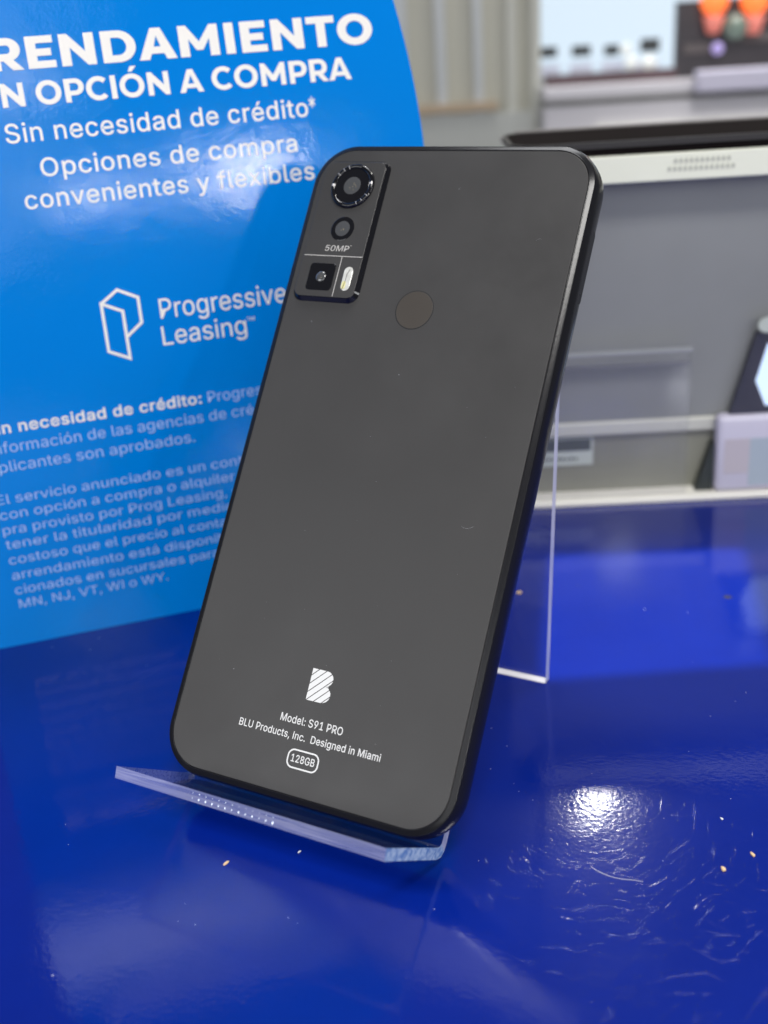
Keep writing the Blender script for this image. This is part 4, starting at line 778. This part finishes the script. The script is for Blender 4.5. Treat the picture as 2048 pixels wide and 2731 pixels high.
# striped letter emblem
bout = [(-3.15, -52.1), (.7, -52.1)]
for i in range(1, 9):
    a = math.radians(90 - 180 * i / 8 * .92); bout.append((.75 + 2.0 * math.cos(a), -53.95 + 1.85 * math.sin(a)))
for i in range(0, 9):
    a = math.radians(78 - 168 * i / 8); bout.append((.75 + 2.2 * math.cos(a), -57.6 + 2.0 * math.sin(a)))
bout += [(-3.15, -59.6)]
bm = bmesh.new()
dirn = Vector((math.cos(math.radians(44)), math.sin(math.radians(44)), 0)); nn = Vector((-dirn.y, dirn.x, 0))
cen = Vector((-.2, -55.85, 0)); step = 1.42; gap = .20
for k in range(-4, 5):
    t = bmesh.new(); t.faces.new([t.verts.new((x, y, PZ)) for x, y in bout])
    lo_ = cen + nn * (k * step - step / 2 + gap / 2); hi_ = cen + nn * (k * step + step / 2 - gap / 2)
    bmesh.ops.triangulate(t, faces=t.faces[:])
    bmesh.ops.bisect_plane(t, geom=t.verts[:] + t.edges[:] + t.faces[:], plane_co=hi_, plane_no=nn, clear_outer=True)
    bmesh.ops.bisect_plane(t, geom=t.verts[:] + t.edges[:] + t.faces[:], plane_co=lo_, plane_no=nn, clear_inner=True)
    if t.faces:
        me_ = bpy.data.meshes.new('tmp'); t.to_mesh(me_); bm.from_mesh(me_); bpy.data.meshes.remove(me_)
    t.free()
pfin('maker_emblem', bm, M['print'], recalc=False)
# lint and dust on the back
bm = bmesh.new()
for k in range(26):
    x, y = R_.uniform(-35, 35), R_.uniform(-79, 79); r = R_.choice((.02, .03, .03, .04, .07))
    if MX0 - 1 < x < MX1 + 1 and MY0 - 1 < y < MY1 + 1: continue
    loft(bm, [lift([(x + r * R_.uniform(.6, 1.5) * math.cos(a), y + r * R_.uniform(.6, 1.8) * math.sin(a)) for a in (0, 1.2, 2.4, 3.7, 5)], z) for z in (0, .04)], cap0=False)
for x0, y0, ln_, cv in ((27.5, 58.0, 1.2, .3), (25.4, -13, 3.0, -.22), (4, 71, .5, .1)):
    p = [(x0 + ln_ * t, y0 + cv * ln_ * math.sin(3 * t) + .4 * t) for t in (0, .2, .4, .6, .8, 1)]; stroke(bm, p, .018, lambda x, y: (x, y, .045))
o = finish('phone_dust', bm, M['dust'], None, recalc=False)
o.matrix_world = Matrix.Translation(PC * MM) @ Matrix.Rotation(PT, 4, 'X'); o['kind'] = 'stuff'
tag(o, 'pale dust specks and lint on the back of the phone', 'dust')

# ------------------------------------------------------------------ clear acrylic stand
stand = empty('phone_stand', 'clear acrylic easel stand with bent front lip under the phone', 'phone stand', (0, 0, 0))
def pw(x, yp, zp): return PC + Vector((x, 0, 0)) + PY * yp + PN * zp
th = 2.7
top_y = 66.0
def bend(cy, cz, r, a0, a1, n=6): return [(cy + r * math.sin(math.radians(a0 + (a1 - a0) * i / n)), cz + r * math.cos(math.radians(a0 + (a1 - a0) * i / n))) for i in range(n + 1)]
ST = -84.15
# closed profile in (yp, zp): shelf tip upper edge, inner bend, panel front, panel back, outer bend, shelf under side
inner = [(ST, 20.8), (ST, -7.2), (ST + .25, -8.3), (ST + .9, -9.0), (ST + 1.9, -9.2), (top_y, -9.2)]
outer = [(top_y, -9.2 - th), (ST + 1.2, -9.2 - th), (ST - .9, -9.2 - th + .45), (ST - 2.2, -9.2 - th + 1.7), (ST - th, -8.0), (ST - th, 20.2)]
prof = inner + outer
XL, XR = -35.2, 34.4
bm = bmesh.new()
lv = [bm.verts.new(pw(XL, *p)) for p in prof]; rv = [bm.verts.new(pw(XR, *p)) for p in prof]
n_ = len(prof)
for i in range(n_):
    j = (i + 1) % n_
    f = bm.faces.new((lv[i], lv[j], rv[j], rv[i]))
    f.material_index = 1 if i == n_ - 1 else (1 if i == 5 else 0)
# end faces split into shelf and panel strips (quads between inner and outer runs)
for vs_, mi in ((lv, 1), (rv, 2)):
    ii = list(range(0, 6)); oo = list(range(11, 5, -1))
    for k in range(5):
        f = bm.faces.new((vs_[ii[k]], vs_[ii[k + 1]], vs_[oo[k + 1]], vs_[oo[k]])); f.material_index = mi if k < 3 else 3
finish('support_panel', bm, [M['clear'], M['edge'], M['edge_swirl'], M['edge_pale']], stand)
# rear leg
LXL, LXR = -29.2, 28.9
bm = bmesh.new()
q = [(78.9, .05), (78.9 + th, .05), (78.9 + .107 * 121 + th, 121), (78.9 + .107 * 121, 121)]
lv = [bm.verts.new((LXL, y, z)) for y, z in q]; rv = [bm.verts.new((LXR, y, z)) for y, z in q]
for i in range(4):
    j = (i + 1) % 4
    f = bm.faces.new((lv[i], lv[j], rv[j], rv[i])); f.material_index = (2, 0, 1, 0)[i]
bm.faces.new(lv).material_index = 1; bm.faces.new(rv).material_index = 1
finish('rear_leg', bm, [M['clear'], M['edge_pale'], M['edge_white']], stand)
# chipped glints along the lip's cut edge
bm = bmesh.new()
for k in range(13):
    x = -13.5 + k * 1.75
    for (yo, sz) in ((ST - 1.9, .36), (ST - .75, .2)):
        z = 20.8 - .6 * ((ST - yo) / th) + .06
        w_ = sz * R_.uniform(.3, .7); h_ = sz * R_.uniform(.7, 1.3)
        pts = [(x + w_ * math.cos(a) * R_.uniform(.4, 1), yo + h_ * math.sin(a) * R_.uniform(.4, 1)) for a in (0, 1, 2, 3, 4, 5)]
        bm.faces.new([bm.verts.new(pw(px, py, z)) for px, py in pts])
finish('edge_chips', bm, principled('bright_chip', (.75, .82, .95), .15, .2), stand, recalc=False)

# ------------------------------------------------------------------ unseen added box: its square mouth cuts the bright patch on the counter
tl = empty('beam_box', 'unseen black box added round the spotlight to square its beam', 'lamp', [c * 1000 for c in SPOT_POS])
mouth = [(1.0, 156.0), (60.0, 185.0), (84.0, 113.0), (27.0, 80.0)]
kk = .48
def tlp(p, f, grow_=1.0):
    cx_ = sum(q[0] for q in mouth) / 4; cy_ = sum(q[1] for q in mouth) / 4
    v = Vector((cx_ + (p[0] - cx_) * grow_, cy_ + (p[1] - cy_) * grow_, 0)) - Vector(SPOT_POS) * 1000
    return v * f
bm = bmesh.new()
inn = [[bm.verts.new(tlp(p, kk)) for p in mouth], [bm.verts.new(tlp(p, kk) + Vector((0, 0, 384 + 20))) for p in mouth]]
ou = [[bm.verts.new(tlp(p, kk, 2.6)) for p in mouth], [bm.verts.new(((p[0] - 43) * kk * 2.6, (p[1] - 108.5) * kk * 2.6, 30)) for p in mouth]]
for i in range(4):
    j = (i + 1) % 4
    bm.faces.new((ou[0][i], ou[0][j], ou[1][j], ou[1][i])); bm.faces.new((inn[0][i], inn[0][j], ou[0][j], ou[0][i]))
bm.faces.new(ou[1])
bmesh.ops.delete(bm, geom=inn[1], context='VERTS')
finish('beam_mask', bm, principled('mask_black', (.02, .02, .02), .6), tl)

# ------------------------------------------------------------------ crumbs and dust on the counter
def crumb(x, y, lx, ly, rot, label, mat=M['crumb']):
    bm = bmesh.new(); bmesh.ops.create_icosphere(bm, subdivisions=2, radius=1)
    for v in bm.verts:
        k = 1 + .35 * mnoise.noise(v.co * 1.7 + Vector((x, y, 0)))
        c = v.co * k; c = Vector((c.x * lx * (1 - .35 * c.x), c.y * ly, (c.z + .8) * min(lx, ly) * .7))
        v.co = Matrix.Rotation(rot, 3, 'Z') @ c
    o = finish('crumb', bm, mat, None, True); o.location = (x * MM, y * MM, .00005)
    tag(o, label, 'crumb', 'crumbs lying on the blue counter')
crumb(-10.4, -20.5, .38, .95, -.15, 'long tan crumb on the counter below the front lip of the clear stand')
crumb(2.9, -10.2, .25, .55, -.2, 'small pale crumb closest to the front lip of the clear stand', M['dust'])
crumb(91.6, 22.6, .85, .5, -.9, 'larger tan crumb at the right below the bright reflection')
crumb(96.3, 29.9, .8, .38, -.8, 'thin tan crumb at the right edge above the larger one', M['crumb'])
crumb(2.1, 126.4, .9, .6, .3, 'blurred tan crumb behind the clear stand beside its rear leg')
crumb(87.2, 39.6, .45, .3, -.6, 'tiny pale crumb right of the bright reflection', M['dust'])
bm = bmesh.new()
for k in range(100):
    x, y = R_.uniform(-120, 130), R_.uniform(-85, 170)
    r = R_.choice((.05, .06, .07, .08, .12)); el = R_.uniform(1, 2.4); ra = R_.uniform(0, 3.14)
    loft(bm, [[(x + r * s_ * (el * math.cos(a) * math.cos(ra) - math.sin(a) * math.sin(ra)), y + r * s_ * (el * math.cos(a) * math.sin(ra) + math.sin(a) * math.cos(ra)), z) for a in (0, 1.1, 2.2, 3.3, 4.4, 5.3)] for s_, z in ((1, .01), (.5, .10))], cap0=False)
hair = [(65.0, 12.1), (67.0, 11.3), (69.0, 10.9), (70.9, 10.8), (73.0, 11.2), (75, 11.8), (76.8, 12.1)]
stroke(bm, hair, .10, lambda x, y: (x, y, .06))
o = finish('counter_dust', bm, M['dust'], None, recalc=False); o['kind'] = 'stuff'; tag(o, 'fine pale dust and lint scattered on the blue counter', 'dust')
